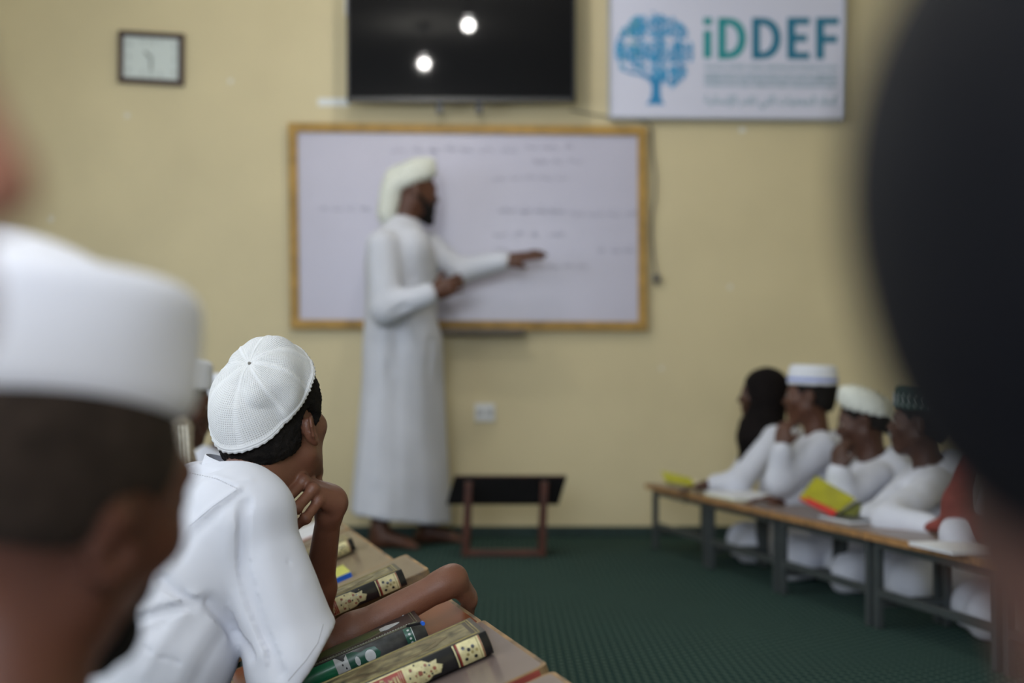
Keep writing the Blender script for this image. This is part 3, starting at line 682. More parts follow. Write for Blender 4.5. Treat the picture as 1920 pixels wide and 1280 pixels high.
# ------------------------------------------------------------------ things on the right desks
zt = .302; acr = acR
def onR(x, y, z=zt):                   # point of the horizontal plane z seen at a pixel
    Y = F*(.76-z)/(y-720); return px(x, y, Y)
M_yg = mat('yellow_green_cover', (.38, .36, .015), .5, var=.15, vscale=15); M_redp = mat('red_cover_strip', (.50, .02, .015), .5, var=.1)
def leaf(name, pts, t_, m, par):       # stiff leaf through four points (x, y, depth)
    P = [px(*p) for p in pts]; N_ = nrm(np.cross(P[1]-P[0], P[3]-P[0])); N_ = N_ if N_[1] < 0 else -N_
    return quadprism(P, t_, N_).build(name, m, par)
t_ = Thing('open_booklet', 'yellow-green booklet half open at the far end of the right desks', 'booklet', tuple(onR(1290, 909)), 'booklets on the right desks')
leaf('front_cover', [(1240, 883, 6.36), (1296, 897, 6.26), (1304, 911, 6.20), (1248, 903, 6.30)], .003, M_yg, t_)
leaf('back_cover', [(1262, 897, 6.42), (1318, 903, 6.30), (1304, 912, 6.20), (1248, 905, 6.31)], .003, M_yg, t_)
leaf('page_block', [(1264, 893, 6.41), (1314, 901, 6.29), (1304, 911, 6.22), (1250, 903, 6.31)], .004, M_pages, t_)
q = onR(1392, 932); t_ = Thing('open_notebook', 'open white notebook on the second right desk beside a brown hand', 'notebook', tuple(q))
for s in (-1, 1): MB().box(q+dR*.085*s+EZ*.008, (dR, acR, EZ), (.082, .10, .007), .002).build('page_block', M_paper, t_)
MB().box(q+EZ*.001, (dR, acR, EZ), (.172, .105, .001)).build('cover', M_yel, t_)
t_ = Thing('open_booklet', 'yellow book with a red edge standing half open on the third right desk', 'booklet', tuple(onR(1560, 965)), 'booklets on the right desks')
leaf('front_cover', [(1500, 932, 4.92), (1530, 893, 5.04), (1604, 936, 4.90), (1564, 966, 4.80)], .003, M_yg, t_)
leaf('red_strip', [(1499, 937, 4.915), (1502, 928, 4.94), (1570, 960, 4.80), (1562, 969, 4.785)], .005, M_redp, t_)
leaf('page_block', [(1506, 930, 4.945), (1533, 895, 5.06), (1608, 938, 4.92), (1570, 965, 4.83)], .004, M_paper, t_)
leaf('back_cover', [(1568, 963, 4.84), (1600, 934, 5.0), (1620, 952, 4.86), (1606, 968, 4.80)], .004, mat('deep_olive_cover', (.12, .13, .015), .5, var=.1), t_)  # back leaf in a darker olive than the yellow-green front cover
for (x, y, lab, L_, W_) in ((1610, 975, 'dark thin notebook under the yellow book on the third right desk', .12, .09), (1800, 1030, 'pale notebook on the fourth right desk beside the red shawl', .12, .09)):
    q = onR(x, y); t_ = Thing('notebook', lab, 'notebook', tuple(q))
    MB().box(q+EZ*.005, (dR, acR, EZ), (L_, W_, .004), .001).build('page_block', M_paper, t_)
    MB().box(q+EZ*.0105, (dR, acR, EZ), (L_+.002, W_+.002, .001)).build('front_cover', M_greys if 'dark' in lab else M_paper, t_)
# ------------------------------------------------------------------ the teacher's stand
M_mah = mat('red_brown_varnish', (.070, .019, .009), .35, var=.3, vscale=18, coat=.25)
M_blkb = mat('black_panel', (.004, .004, .0045), .9, var=.2, vscale=10, spec=.08)
Ys = F*.76/(1043-720); st = Thing('reading_stand', 'low reading stand with a black slanted panel and red-brown legs', 'stand', (px(947, 1043, Ys)[0], Ys, 0))
a, b = px(838, 946, Ys+.01), px(1047, 946, Ys+.01); c, d = px(1062, 897, Ys+.10), px(852, 897, Ys+.10)
N = nrm(np.cross(b-a, d-a)); N = N if N[1] < 0 else -N
quadprism([d, c, b, a], .016, N).build('slanted_panel', M_blkb, st)
def lip(p, q, r, m, nm): d_ = nrm(q-p); MB().box((p+q)/2, (d_, nrm(np.cross(EZ, d_)), EZ), (np.linalg.norm(q-p)/2, r, r), .003).build(nm, m, st)
lip(c+[0, .008, .006], d+[0, .008, .006], .009, M_mah, 'top_lip')
for x0, x1 in ((872, 879), (1016, 1021)):
    p, q = px(x0, 1043, Ys), px(x1, 903, Ys-.012); p[2] = 0
    mb = MB(); d_ = nrm(q-p); mb.box((p+q)/2, (EX, np.cross(d_, EX), d_), (.016, .014, np.linalg.norm(q-p)/2), .003); mb.build('leg', M_mah, st)
    p2, q2 = p+[0, .30, 0], q+[0, .10, -.0]; d_ = nrm(q2-p2); MB().box((p2+q2)/2, (EX, np.cross(d_, EX), d_), (.015, .013, np.linalg.norm(q2-p2)/2), .003).build('leg', M_mah, st)
    MB().box((p+p2)/2+[0, 0, .022], (EY, EX, EZ), (.15, .012, .015), .003).build('side_rail', M_mah, st)
p, q = px(872, 1036, Ys), px(1016, 1036, Ys); MB().box((p+q)/2, (EX, EY, EZ), ((q-p)[0]/2, .012, .014), .003).build('foot_rail', M_mah, st)
# ------------------------------------------------------------------ people
def skin_mat(name, col, dark=.12, spec=.4):
    return mat(name, col, .46, var=dark, vscale=14, bump=.25, bscale=420, spec=spec, sss=.06)
M_skin = [skin_mat('warm_brown_skin', (.165, .068, .040)), skin_mat('deep_brown_skin', (.060, .024, .014)), skin_mat('dark_brown_skin', (.085, .033, .018)), skin_mat('mid_brown_skin', (.15, .055, .028))]
M_hair = mat('black_curly_hair', (.010, .008, .007), .9, var=.4, vscale=120, bump=1.0, bscale=600, spec=.2)
M_stub = mat('cropped_dark_hair', (.038, .026, .020), .85, var=.3, vscale=60, bump=.6, bscale=900, spec=.2)
M_wcot = mat('white_cotton', (.70, .72, .78), .75, var=.03, vscale=12, bump=.12, bscale=900, sheen=.1)
M_wcot2 = mat('white_robe_cloth', (.59, .605, .675), .8, var=.05, vscale=6, bump=.1, bscale=500, sheen=.1)
M_turb = mat('cream_white_turban', (.66, .68, .62), .85, var=.06, vscale=9, bump=.4, bscale=160)
M_eye = mat('eye_white', (.30, .27, .25), .2, var=.03); M_iris = mat('dark_iris', (.02, .01, .006), .15, var=.1)
def frame_from(fwd, up):
    f = nrm(fwd); r = nrm(np.cross(f, up)); u = np.cross(r, f); return np.array([r, f, u])    # rows: right, forward, up
class Head:
    """head frame: x right, y forward, z up, origin midway between the ears; s scales an adult head"""
    def __init__(h, c, fwd, up=(0, 0, 1), s=1.0, shape=(1, 1, 1)):
        h.c = np.asarray(c, float); h.R = frame_from(fwd, up); h.s = s
    def w(h, p): return h.c+(np.asarray(p, float)*h.s)@h.R
    def ell(h, V, c, r, k=.01, R=None, **kw): V.ell(h.w(c), np.asarray(r)*h.s, h.R if R is None else R@h.R, k*h.s, **kw)
    def cone(h, V, a, b, ra, rb, k=.01, **kw): V.cone(h.w(a), h.w(b), ra*h.s, rb*h.s, k*h.s, **kw)
    def carve(h, V, face=True, ear=True, fine=False, noses=1.0):
        h.ell(V, (0, -.014, .038), (.074, .096, .084), .01)
        h.ell(V, (0, .022, -.012), (.064, .072, .092), .02)
        h.cone(V, (0, .015, -.055), (0, .062, -.094), .046, .021, .02)
        for s in (-1, 1):
            h.cone(V, (s*.052, .0, -.042), (s*.014, .060, -.096), .018, .015, .02)
            h.ell(V, (s*.040, .062, -.014), (.022, .022, .020), .02)
        if face:
            h.cone(V, (-.034, .080, .030), (.034, .080, .030), .012, .012, .012)
            for s in (-1, 1):
                h.ell(V, (s*.031, .104, .010), (.017, .018, .012), .012, sub=True)
                h.ell(V, (s*.031, .078, .010), (.0135, .0135, .0125), .003)
            h.cone(V, (0, .088, .018), (0, .106*noses, -.020), .008, .012, .008)
            for s in (-1, 1): h.ell(V, (s*.013, .096, -.022), (.009, .011, .008), .006)
            h.ell(V, (0, .084, -.055), (.027, .018, .020), .012)
            h.cone(V, (-.019, .092, -.048), (.019, .092, -.048), .0065, .0065, .006)
            h.cone(V, (-.017, .091, -.061), (.017, .091, -.061), .0072, .0072, .006)
            h.cone(V, (-.024, .100, -.0545), (.024, .100, -.0545), .0022, .0022, .003, sub=True)
            h.ell(V, (0, .078, -.088), (.020, .018, .016), .012)
        if ear:
            for s in (-1, 1): h.ear(V, s, fine)
    def ear(h, V, s, fine=False):
        if fine: h.ear_fine(V, s); return
        t = math.radians(14); R = np.array([[math.cos(s*.45), -math.sin(s*.45), 0], [math.sin(s*.45), math.cos(s*.45), 0], [0, 0, 1]])
        c = np.array([s*.080, -.014, .0])
        h.ell(V, c, (.0075, .019, .033), .008, R=R)
        h.ell(V, c+[s*.007, .001, .002], (.005, .012, .021), .005, R=R, sub=True)
    def ear_fine(h, V, s):
        K = np.array([1, .66, .76]); R = np.array([[math.cos(s*.5), -math.sin(s*.5), 0], [math.sin(s*.5), math.cos(s*.5), 0], [0, 0, 1]]); o = np.array([s*.080, -.010, .0])
        h.ell(V, o, np.array([.0085, .019, .031])*K, .008, R=R); h.ell(V, o+[s*.006, .003, .002], np.array([.005, .012, .019])*K, .004, R=R, sub=True)
        pts = [(-.001, .016, .012), (.005, .008, .029), (.010, -.008, .030), (.012, -.017, .014), (.009, -.014, -.008), (.004, -.004, -.024), (.0, .008, -.029)]
        for a, b in zip(pts[:-1], pts[1:]): h.cone(V, o+np.array([s*a[0], a[1]*.66, a[2]*.76]), o+np.array([s*b[0], b[1]*.66, b[2]*.76]), .0031, .0031, .0025)
        h.ell(V, o+[s*.001, .004, -.021], (.0045, .0065, .0075), .005)
    def neck(h, V, base, r=.052):
        V.cone(h.w((0, -.020, -.045)), base, r*h.s, r*1.10*h.s, .03)
    def eyes(h, t):
        for s in (-1, 1):
            e = MB().ball(h.w((s*.031, .0785, .010)), .0128*h.s, 10, 8).build('eye', M_eye, t, True)
            MB().ball(h.w((s*.031, .0858, .010)), .0066*h.s, 8, 6).build('iris', M_iris, e, True)
def surf_obj(name, V, m, parent, smooth=2, disp=None, **k):
    P, Q = V.surf(smooth)
    if disp is not None: N = normals(P, Q); P = P+N*disp(P, N)[:, None]
    return fast_obj(name, P, Q, m, parent, **k)
def hand(V, wrist, d, back, thumb, curl=(.3, .4, .3), s=1.0, spread=.12, k=.005, thumb_out=.7, curls=None):
    """wrist; d = towards the fingers; back = out of the back of the hand; thumb = side of the thumb"""
    d = nrm(d); back = nrm(np.asarray(back)-np.dot(back, d)*d); side = nrm(np.cross(d, back)); side = side if side@np.asarray(thumb, float) > 0 else -side
    w = np.asarray(wrist, float); R = np.array([side, d, back])
    V.ell(w+d*.045*s, (.040*s, .052*s, .0165*s), R, .012*s, sq=2.6)
    V.ell(w+d*.04*s+side*.022*s-back*.006*s, (.018*s, .034*s, .016*s), R, .010*s)
    V.cone(w-d*.01*s, w+d*.03*s, .026*s, .026*s, .015*s)
    L = [(.040, .024, .020), (.044, .028, .021), (.041, .026, .021), (.032, .019, .018)]; rad = [.0090, .0092, .0086, .0076]
    for i in range(4):
        off = (.030-.0200*i); dd = nrm(d+side*spread*(1.5-i)*.5); p = w+d*(.086-.004*abs(i-1.2))*s+side*off*s; a = 0; cu = curls[i] if curls else curl
        for j in range(3):
            a += cu[j]; q = p+(dd*math.cos(a)-back*math.sin(a))*L[i][j]*s
            V.cone(p, q, rad[i]*(1.06-.07*j)*s, rad[i]*(.99-.09*j)*s, k*s); p = q
    p = w+d*.022*s+side*.030*s-back*.006*s; t0 = nrm(d*.75+side*thumb_out-back*.25); q = p+t0*.040*s; V.cone(p, q, .0135*s, .0105*s, .008*s)
    t1 = nrm(d*.9+side*thumb_out*.35-back*.45); r = q+t1*.026*s; V.cone(q, r, .0103*s, .0085*s, .004*s)
def arm(V, sh, el, wr, r=(.048, .040, .026), k=.02):
    V.cone(sh, el, r[0], r[1], k); V.cone(el, wr, r[1]*.98, r[2], k)
def foot(V, ank, d, s=1.0):
    d = nrm([d[0], d[1], 0]); a = np.asarray(ank, float); sd = np.array([d[1], -d[0], 0]); R = np.array([sd, d, EZ])
    V.cone(a, a+[0, 0, -.045*s], .036*s, .038*s, .02); V.ell(np.array([a[0], a[1], .030])-d*.02*s, (.032*s, .045*s, .030*s), R, .02)
    V.cone(np.array([a[0], a[1], .045])+d*.02*s, np.array([a[0], a[1], .022])+d*.13*s, .036*s, .022*s, .02)
    for i in range(5):
        o = (.034-.017*i)*s; L_ = (.168-.012*i-(.0 if i else -.004))*s; V.cone(np.array([a[0], a[1], .018])+d*.12*s+sd*o*.9, np.array([a[0], a[1], .014])+d*L_+sd*o, .012*s, (.013 if i == 0 else .009)*s, .004)
def folds(lines, amp, width):
    """ridges (amp>0) or creases (amp<0) along 3-D polylines, as a displacement"""
    def f(P, N):
        o = np.zeros(len(P))
        for ln in lines:
            A_, w_ = (ln[1], ln[2]) if isinstance(ln, tuple) else (amp, width); pts = ln[0] if isinstance(ln, tuple) else ln
            for a, b in zip(pts[:-1], pts[1:]):
                a = np.asarray(a, float); b = np.asarray(b, float); v = b-a; L2 = v@v
                m = (np.abs(P-(a+b)/2) < np.abs(v)/2+3*w_).all(1)
                if not m.any(): continue
                q = P[m]-a; t = np.clip(q@v/L2, 0, 1); dd = np.linalg.norm(q-t[:, None]*v, axis=1)
                g = A_*np.exp(-(dd/w_)**2); o[m] = np.where(np.abs(g) > np.abs(o[m]), g, o[m])
        return o
    return f
def cloth_noise(a, s, seed, vert=.35):
    return lambda P, N: a*wob(P*np.array([1, 1, vert]), s, seed)
def bounds(pts, pad):
    pts = np.array(pts); return pts.min(0)-pad, pts.max(0)+pad

# ---- the teacher
Yt_ = 6.72
def T(x, y, dy=0): return px(x, y, Yt_+dy)
tch = Thing('person', 'teacher in a long white robe and white turban pointing at the whiteboard', 'person', (T(755, 1000)[0], Yt_, 0))
fw_t = np.array([.85, .52, 0]); Hd = Head(T(778, 361), nrm([.93, .36, -.10]), (0.06, 0, 1), 1.04)
V = Vol(*bounds([T(660, 290, -.3), T(1030, 1035, .3)], .05), .0085); V.lo[2] = -.01
Hd.carve(V); Hd.neck(V, T(757, 420), .056)
shR, elR, wrR = T(718, 462, -.20), T(722, 578, -.24), T(812, 549, -.30)
shL, elL, wrL = T(800, 462, .14), T(862, 508, .10), T(945, 489, .04)
arm(V, shR, elR, wrR); arm(V, shL, elL, wrL)
V.ell(T(752, 560, -.02), (.15, .11, .30), None, .05); V.cone(T(740, 640), T(728, 940, -.09), .085, .05, .03); V.cone(T(770, 640), T(800, 940, .12), .085, .05, .03)
aR, aL = T(708, 990, -.10), T(802, 985, .12); V.cone(T(728, 900, -.09), [aR[0], aR[1], .08], .055, .038, .02); V.cone(T(800, 900, .12), [aL[0], aL[1], .08], .055, .038, .02)
foot(V, [aR[0]+.02, aR[1], .085], (1, -.35), 1.12); foot(V, [aL[0], aL[1], .085], (1, -.15), 1.1)
hand(V, wrR, nrm([.9, -.1, .32]), nrm([-.1, -.9, -.1]), (0, 0, 1), curls=[(.45, .9, .5)]*4, s=1.1)
hand(V, wrL, nrm([1, -.05, .22]), nrm([-.2, -.5, .8]), (0, -1, -.1), (.05, .06, .05), 1.16, thumb_out=.2)
surf_obj('body', V, M_skin[2], tch); Hd.eyes(tch)
V = Vol(*bounds([T(640, 380, -.4), T(960, 1010, .33)], .04), .0095)
V.ell(T(748, 470, -.03), (.20, .14, .14), frame_from(fw_t, EZ), .06); V.cone(T(757, 425), T(752, 470), .075, .12, .05)
V.cone(T(752, 520, -.02), T(752, 650, -.0), .165, .165, .08); V.cone(T(758, 650, 0), T(750, 1010, 0), .132, .195, .08); V.cone(T(750, 500, -.02), T(742, 900), .14, .16, .06)
for a, b, ra, rb in ((T(726, 640, -.08), T(714, 1040, -.10), .095, .165), (T(785, 640, .06), T(792, 1040, .08), .11, .150)): V.cone(a, b, ra, rb, .05)
V.cone(shR, elR, .078, .072, .04); V.cone(elR, wrR-(wrR-elR)*.10, .070, .050, .03)
V.cone(shL, elL, .075, .066, .04); V.cone(elL, wrL-(wrL-elL)*.03, .062, .047, .03)
V.plane(T(740, 968), nrm([-.16, 0, -1])); V.plane(wrR-(wrR-elR)*.04, nrm(wrR-elR)) if False else None
V.cone(T(757, 385), T(757, 425), .056, .056, .01, sub=True)
fl = [([T(700, 560, -.2), T(715, 590, -.27), T(760, 575, -.32)], -.012, .016), ([T(712, 600, -.2), T(705, 900, -.26)], .018, .03), ([T(745, 620, -.2), T(750, 960, -.26)], -.02, .03), ([T(775, 590, -.2), T(790, 960, -.22)], .016, .025),
      ([T(805, 640, -.1), T(820, 950, -.15)], -.014, .02), ([T(725, 560, -.1), T(735, 700, -.19)], -.012, .02), ([T(760, 430, -.13), T(775, 520, -.18)], -.006, .012),
      ([T(735, 480, -.2), T(740, 560, -.28)], .010, .015), ([T(680, 760, -.2), T(672, 960, -.2)], .012, .025), ([T(830, 480, 0), T(850, 520, .05)], -.008, .012)]
ff = folds(fl, .01, .02); nn = cloth_noise(.006, 22, 3, .18)
surf_obj('robe', V, M_wcot2, tch, 3, lambda P, N: ff(P, N)+nn(P, N))
V = Vol(*bounds([T(715, 370, -.15), T(830, 425, .15)], .08), .006)
Hd.cone(V, (0, .050, -.090), (0, .080, -.115), .040, .026, .02)
for s in (-1, 1): Hd.cone(V, (s*.060, .008, -.030), (s*.030, .070, -.085), .016, .024, .012)
Hd.cone(V, (-.022, .094, -.038), (.022, .094, -.038), .006, .006, .006); Hd.ell(V, (0, .078, -.060), (.034, .024, .034), .012)
surf_obj('beard', V, M_hair, tch, 1, lambda P, N: .002*wob(P, 160, 2))
def turban(Hd, t, m, V, wraps, tail=None, name='turban'):
    for (c, r, tilt) in wraps:
        ct, st_ = math.cos(tilt), math.sin(tilt); R = np.array([[1, 0, 0], [0, ct, st_], [0, -st_, ct]])@Hd.R
        V.ell(Hd.w(c), np.array(r)*Hd.s, R, .008, sq=2.3)
    if tail:
        for a, b, ra, rb in tail: V.cone(a, b, ra, rb, .03)
    return surf_obj(name, V, m, t, 2, lambda P, N: .0022*np.sin(((P-Hd.c)@nrm(Hd.R[2]+.55*Hd.R[1]))*260)+.0012*wob(P, 60, 5))
V = Vol(*bounds([T(700, 285, -.2), T(825, 420, .2)], .03), .007)
turban(Hd, tch, M_turb, V, [((0, -.014, .073), (.090, .108, .048), .40), ((0, -.014, .100), (.084, .098, .046), .34), ((0, .006, .124), (.062, .080, .036), .30), ((0, -.034, .06), (.086, .094, .05), .5)],
       [(T(742, 335, 0), T(727, 405, -.02), .055, .045), (T(735, 350, -.04), T(724, 398, -.05), .05, .042)])

# ---- seated students: a body, a robe, something on the head
def seated(label, head_px, Yh, fwd, body_fwd, sm=M_skin[1], hs=.92, armsL=None, armsR=None, hat='cap', robe=M_wcot2, hips=None, vx=.011, hatm=None, hair=True, lean=(0, 0), shw=.16, group=None, extra=None, up=(0, 0, 1), nm='robe', knees=True, ears=True, nar=1.0, hz=-.03, handspec=(None, None), seed=1):
    hc = px(head_px[0], head_px[1], Yh); bf = nrm([*body_fwd, 0]); rt = np.array([bf[1], -bf[0], 0])
    nb = hc+np.array([-bf[0]*.03, -bf[1]*.03, -.145*hs/.92]); hip = np.array([nb[0]-bf[0]*.06+lean[0], nb[1]-bf[1]*.06+lean[1], .13])
    t = Thing('person', label, 'person', (hip[0], hip[1], 0), group); shw *= nar
    H = Head(hc, fwd, up, hs); sR, sL = nb+rt*shw+[0, 0, -.045], nb-rt*shw+[0, 0, -.045]
    pts = [hc+[0, 0, .16], hip-[0, 0, .14]]
    arms = []
    for s, a, dflt in ((sR, armsR, (.10, 1)), (sL, armsL, (.10, -1))):
        if a is None: el = s+rt*dflt[0]*dflt[1]*.4+bf*.10+[0, 0, -.19]; wr = el+bf*.12+[0, 0, hz]
        else: el, wr = [np.asarray(q, float) for q in a]
        arms.append((s, el, wr)); pts += [s, el, wr+.08, wr-.08]
    kn = [hip+bf*.26+rt*.17*nar**2*s_+[0, 0, -.05] for s_ in (1, -1)]; pts += [k_+bf*.1 for k_ in kn]+[hip-bf*.16+rt*.22, hip-bf*.16-rt*.22]
    lo, hi = bounds(pts, .10); lo[2] = max(lo[2], -.005)
    V = Vol(lo, hi, min(vx, .008)); H.carve(V, ear=ears); H.neck(V, nb+[0, 0, -.02], .050)
    V.ell((nb+hip)/2, (.12, .085, .22), frame_from(bf, EZ), .04)
    for k_ in kn: V.cone(hip+[0, 0, -.03], k_, .07, .05, .03)
    for i, (s, el, wr) in enumerate(arms):
        arm(V, s, el, wr, (.038, .033, .023)); d = nrm(wr-el); hsx = handspec[i] or {}
        hand(V, wr, hsx.get('d', d), hsx.get('back', (0, 0, 1)), hsx.get('thumb', -rt*(1 if i == 0 else -1)), hsx.get('curl', (.3, .4, .3)), .88, k=.004)
    for s_ in (1, -1): V.cone(kn[0 if s_ > 0 else 1]-[0, 0, .0], hip+bf*.26-rt*s_*.05+[0, 0, -.085], .045, .035, .03)
    surf_obj('body', V, sm, t, 1); H.eyes(t)
    V = Vol(lo-.04, hi+.04, vx)
    V.ell(nb+[0, 0, -.07], (shw+.03, .085, .07), frame_from(bf, EZ), .05); V.cone(nb+[0, 0, -.01], nb+[0, 0, -.08], .058, .09, .03)
    V.ell((nb+hip)/2+[0, 0, -.02], (.165*nar, .125, .26), frame_from(bf, EZ), .05); V.ell(hip+[0, 0, -.02], (.20*nar, .16, .11), frame_from(bf, EZ), .05)
    if knees:
        for k_ in kn: V.cone(hip+[0, 0, -.02], k_, .105*nar, .085*nar, .05)
        V.cone(kn[0]-[0, 0, .02], kn[1]-[0, 0, .02], .070, .070, .05)
    for s, el, wr in arms: V.cone(s, el, .062, .056, .03); V.cone(el, wr-(wr-el)*.14, .054, .042, .025)
    V.plane([0, 0, .004], [0, 0, -1]); V.cone(nb+[0, 0, .0], nb+[0, 0, .09], .052, .060, .01, sub=True)
    fl = [([arms[0][0]+bf*.05, (nb+hip)/2+bf*.14], -.010, .018), ([arms[1][0]+bf*.05, (nb+hip)/2+bf*.14], -.010, .018), ([nb+bf*.09-[0, 0, .08], hip+bf*.16], .012, .02)]
    ff = folds(fl, .01, .02); nz = cloth_noise(.007, 30, seed, .5)
    surf_obj(nm, V, robe, t, 2, lambda P, N: ff(P, N)+nz(P, N))
    lo, hi = bounds([hc], .19); 
    if hair and hat != 'hijab':
        V = Vol(lo, hi, .006); H.ell(V, (0, -.020, .042), (.080, .100, .088), .01); H.ell(V, (0, -.045, -.015), (.070, .065, .060), .02)
        H.ell(V, (0, .125, -.04), (.12, .075, .13), .01, sub=True); H.ell(V, (0, .02, -.075), (.2, .10, .055), .01, sub=True)
        for s_ in (-1, 1): H.ell(V, (s_*.085, .0, -.005), (.03, .028, .040), .006, sub=True)
        surf_obj('hair', V, M_hair, t, 1, lambda P, N: .0018*wob(P, 260, 4))
    if hat == 'cap':
        V = Vol(lo, hi, .005); tl_ = .04; R = np.array([[1, 0, 0], [0, math.cos(tl_), math.sin(tl_)], [0, -math.sin(tl_), math.cos(tl_)]])@H.R
        V.cyl(H.w((0, -.014, .096)), R, .087*hs, .105*hs, .046*hs, .016, taper=-.04)
        V.cyl(H.w((0, -.014, .050)), R, .080*hs, .098*hs, .040*hs, .006, .004, sub=True)
        surf_obj('cap', V, hatm or M_wcot, t, 2)
    elif hat == 'turban':
        V = Vol(lo-.02, hi+.02, .006)
        turban(H, t, hatm or M_turb, V, [((0, -.020, .066), (.092, .110, .046), .52), ((0, -.020, .088), (.090, .106, .046), .50), ((0, -.018, .104), (.080, .092, .040), .48)], extra(H) if extra else None)
    elif hat == 'hijab':
        V = Vol(lo-[.05, .05, .14], hi+.02, .006)
        H.ell(V, (0, -.024, .035), (.092, .108, .106), .01); H.cone(V, (0, -.03, -.03), (0, -.01, -.13), .088, .10, .05)
        V.ell(nb+bf*.03+[0, 0, -.035], (.135, .105, .075), frame_from(bf, EZ), .05); V.cone(nb+bf*.04, nb+bf*.09+[0, 0, -.13], .08, .045, .04)
        H.ell(V, (0, .112, -.015), (.056, .062, .088), .01, sub=True)
        surf_obj('headscarf', V, hatm, t, 2, lambda P, N: .004*wob(P*np.array([1, 1, .5]), 45, 8))
    return t, H, nb, hip, bf, rt
def S(x, y, Y): return px(x, y, Y)
M_hij = mat('black_headscarf_cloth', (.006, .004, .004), .9, var=.25, vscale=12, bump=.2, bscale=300, spec=.15)
M_gcap = mat('dark_green_cap_cloth', (.012, .055, .045), .7, var=.2, vscale=20)
LG = (-.75, .62)
seated('girl in a black headscarf and white robe at the far end of the right desks', (1428, 742), 6.15, nrm([-.95, .22, -.02]), (-.97, .0), M_skin[1], .90, hat='hijab', hatm=M_hij, hair=False, nar=.8, lean=(.12, 0),
       armsR=None, armsL=(S(1385, 905, 5.95), S(1337, 908, 6.0)), handspec=(None, {'d': (-1, .1, -.12), 'curl': (.15, .2, .2)}), shw=.15, nm='robe', seed=2)
# armsR is the far arm, armsL the near one (they face left)
t2 = seated('boy in a white cap with blue band resting his chin on his hand', (1518, 746), 5.62, nrm([-.93, .33, .0]), (-.95, .1), M_skin[2], .92, hat='cap', nar=.8, lean=(.12, 0),
       armsL=(S(1462, 905, 5.42), S(1466, 838, 5.40)), armsR=(S(1530, 932, 5.5), S(1470, 936, 5.45)), handspec=({'d': (-1, .1, .02), 'curl': (.15, .2, .2)}, {'d': (.12, .1, 1), 'back': (-.6, -.7, .0), 'thumb': (.6, -.3, .2), 'curl': (.7, 1.1, .7)}), seed=4)
def cap_band(t, H, m, z0, z1, ry=.108, rx=.090, tilt=.04, name='cap_band'):
    R = np.array([[1, 0, 0], [0, math.cos(tilt), math.sin(tilt)], [0, -math.sin(tilt), math.cos(tilt)]])@H.R; c = H.w((0, -.014, .092)); n = 40; V = []
    for z in (z0, z1):
        for k in range(n):
            a = 2*PI*k/n; V.append(c+(R[0]*rx*math.cos(a)+R[1]*ry*math.sin(a)+R[2]*z)*H.s)
    return MB().add(V, [(k, (k+1) % n, n+(k+1) % n, n+k) for k in range(n)]).build(name, m, t, True)
cap_band(t2[0], t2[1], mat('pale_blue_band', (.22, .28, .62), .7, var=.1, vscale=20), -.020, -.006)
seated('boy in a cream turban holding his hand to his chin', (1618, 792), 5.28, nrm([-.93, .22, -.20]), (-.93, .15), M_skin[1], .92, hat='turban', nar=.8, lean=(.12, 0),
       armsL=(S(1578, 938, 5.02), S(1573, 880, 5.0)), armsR=(S(1640, 965, 5.25), S(1590, 962, 5.2)), handspec=({'d': (-1, .1, .0)}, {'d': (.05, .15, 1), 'back': (-.8, -.6, .0), 'thumb': (.6, -.5, .2), 'curl': (.8, 1.2, .7)}), seed=6,
       extra=lambda H: [(H.w((.02, -.10, .05)), H.w((.03, -.115, -.10)), .028, .020)])
t4 = seated('boy in a dark green embroidered cap with both arms on the desk', (1725, 795), 4.98, nrm([-.93, .34, .04]), (-.93, .1), M_skin[1], .95, hat='cap', nar=.8, lean=(.12, 0), hatm=M_gcap,
       armsL=(S(1665, 975, 4.6), S(1762, 992, 4.42)), armsR=(S(1640, 975, 4.85), S(1655, 965, 4.7)), handspec=({'d': (-.3, -1, 0)}, {'d': (1, -.3, 0)}), seed=8, shw=.17)
mb = MB(); R4 = t4[1]; r_ = random.Random(3)
for k in range(26):
    a = 2*PI*k/26; R = np.array([[1, 0, 0], [0, math.cos(.04), math.sin(.04)], [0, -math.sin(.04), math.cos(.04)]])@R4.R; c = R4.w((0, -.014, .092))
    def cp(a_, z): return c+(R[0]*.0895*math.cos(a_)+R[1]*.1075*math.sin(a_)+R[2]*z)*R4.s
    mb.tube([cp(a, -.028), cp(a+.10, -.012), cp(a+.02, .004), cp(a+.12, .020)], .0022, 4)
mb.build('embroidery', M_silver, t4[0], kind='stuff')
t5 = seated('student in white with a dull red shawl behind the dark head', (1880, 818), 4.32, nrm([-.93, .3, 0]), (-.93, .1), M_skin[2], .95, hat='cap', nar=.8, lean=(.12, 0), armsL=(S(1800, 1005, 4.1), S(1790, 985, 4.3)), armsR=(S(1860, 985, 4.55), S(1800, 985, 4.45)), seed=9)
M_shawl = mat('dull_red_shawl', (.20, .032, .022), .8, var=.2, vscale=15, bump=.3, bscale=200)
V = Vol(*bounds([S(1730, 860, 4.0), S(1900, 1060, 4.6)], .15), .009); nb5 = t5[2]
V.cone(S(1822, 860, 4.15), S(1798, 940, 4.12), .028, .040, .03); V.cone(S(1798, 940, 4.12), S(1782, 978, 4.16), .040, .030, .03); V.cone(S(1782, 978, 4.16), S(1738, 988, 4.2), .030, .010, .02); V.cone(S(1800, 975, 4.12), S(1860, 1000, 4.05), .038, .045, .03)
surf_obj('shawl', V, M_shawl, t5[0], 2, lambda P, N: .006*wob(P, 40, 3))

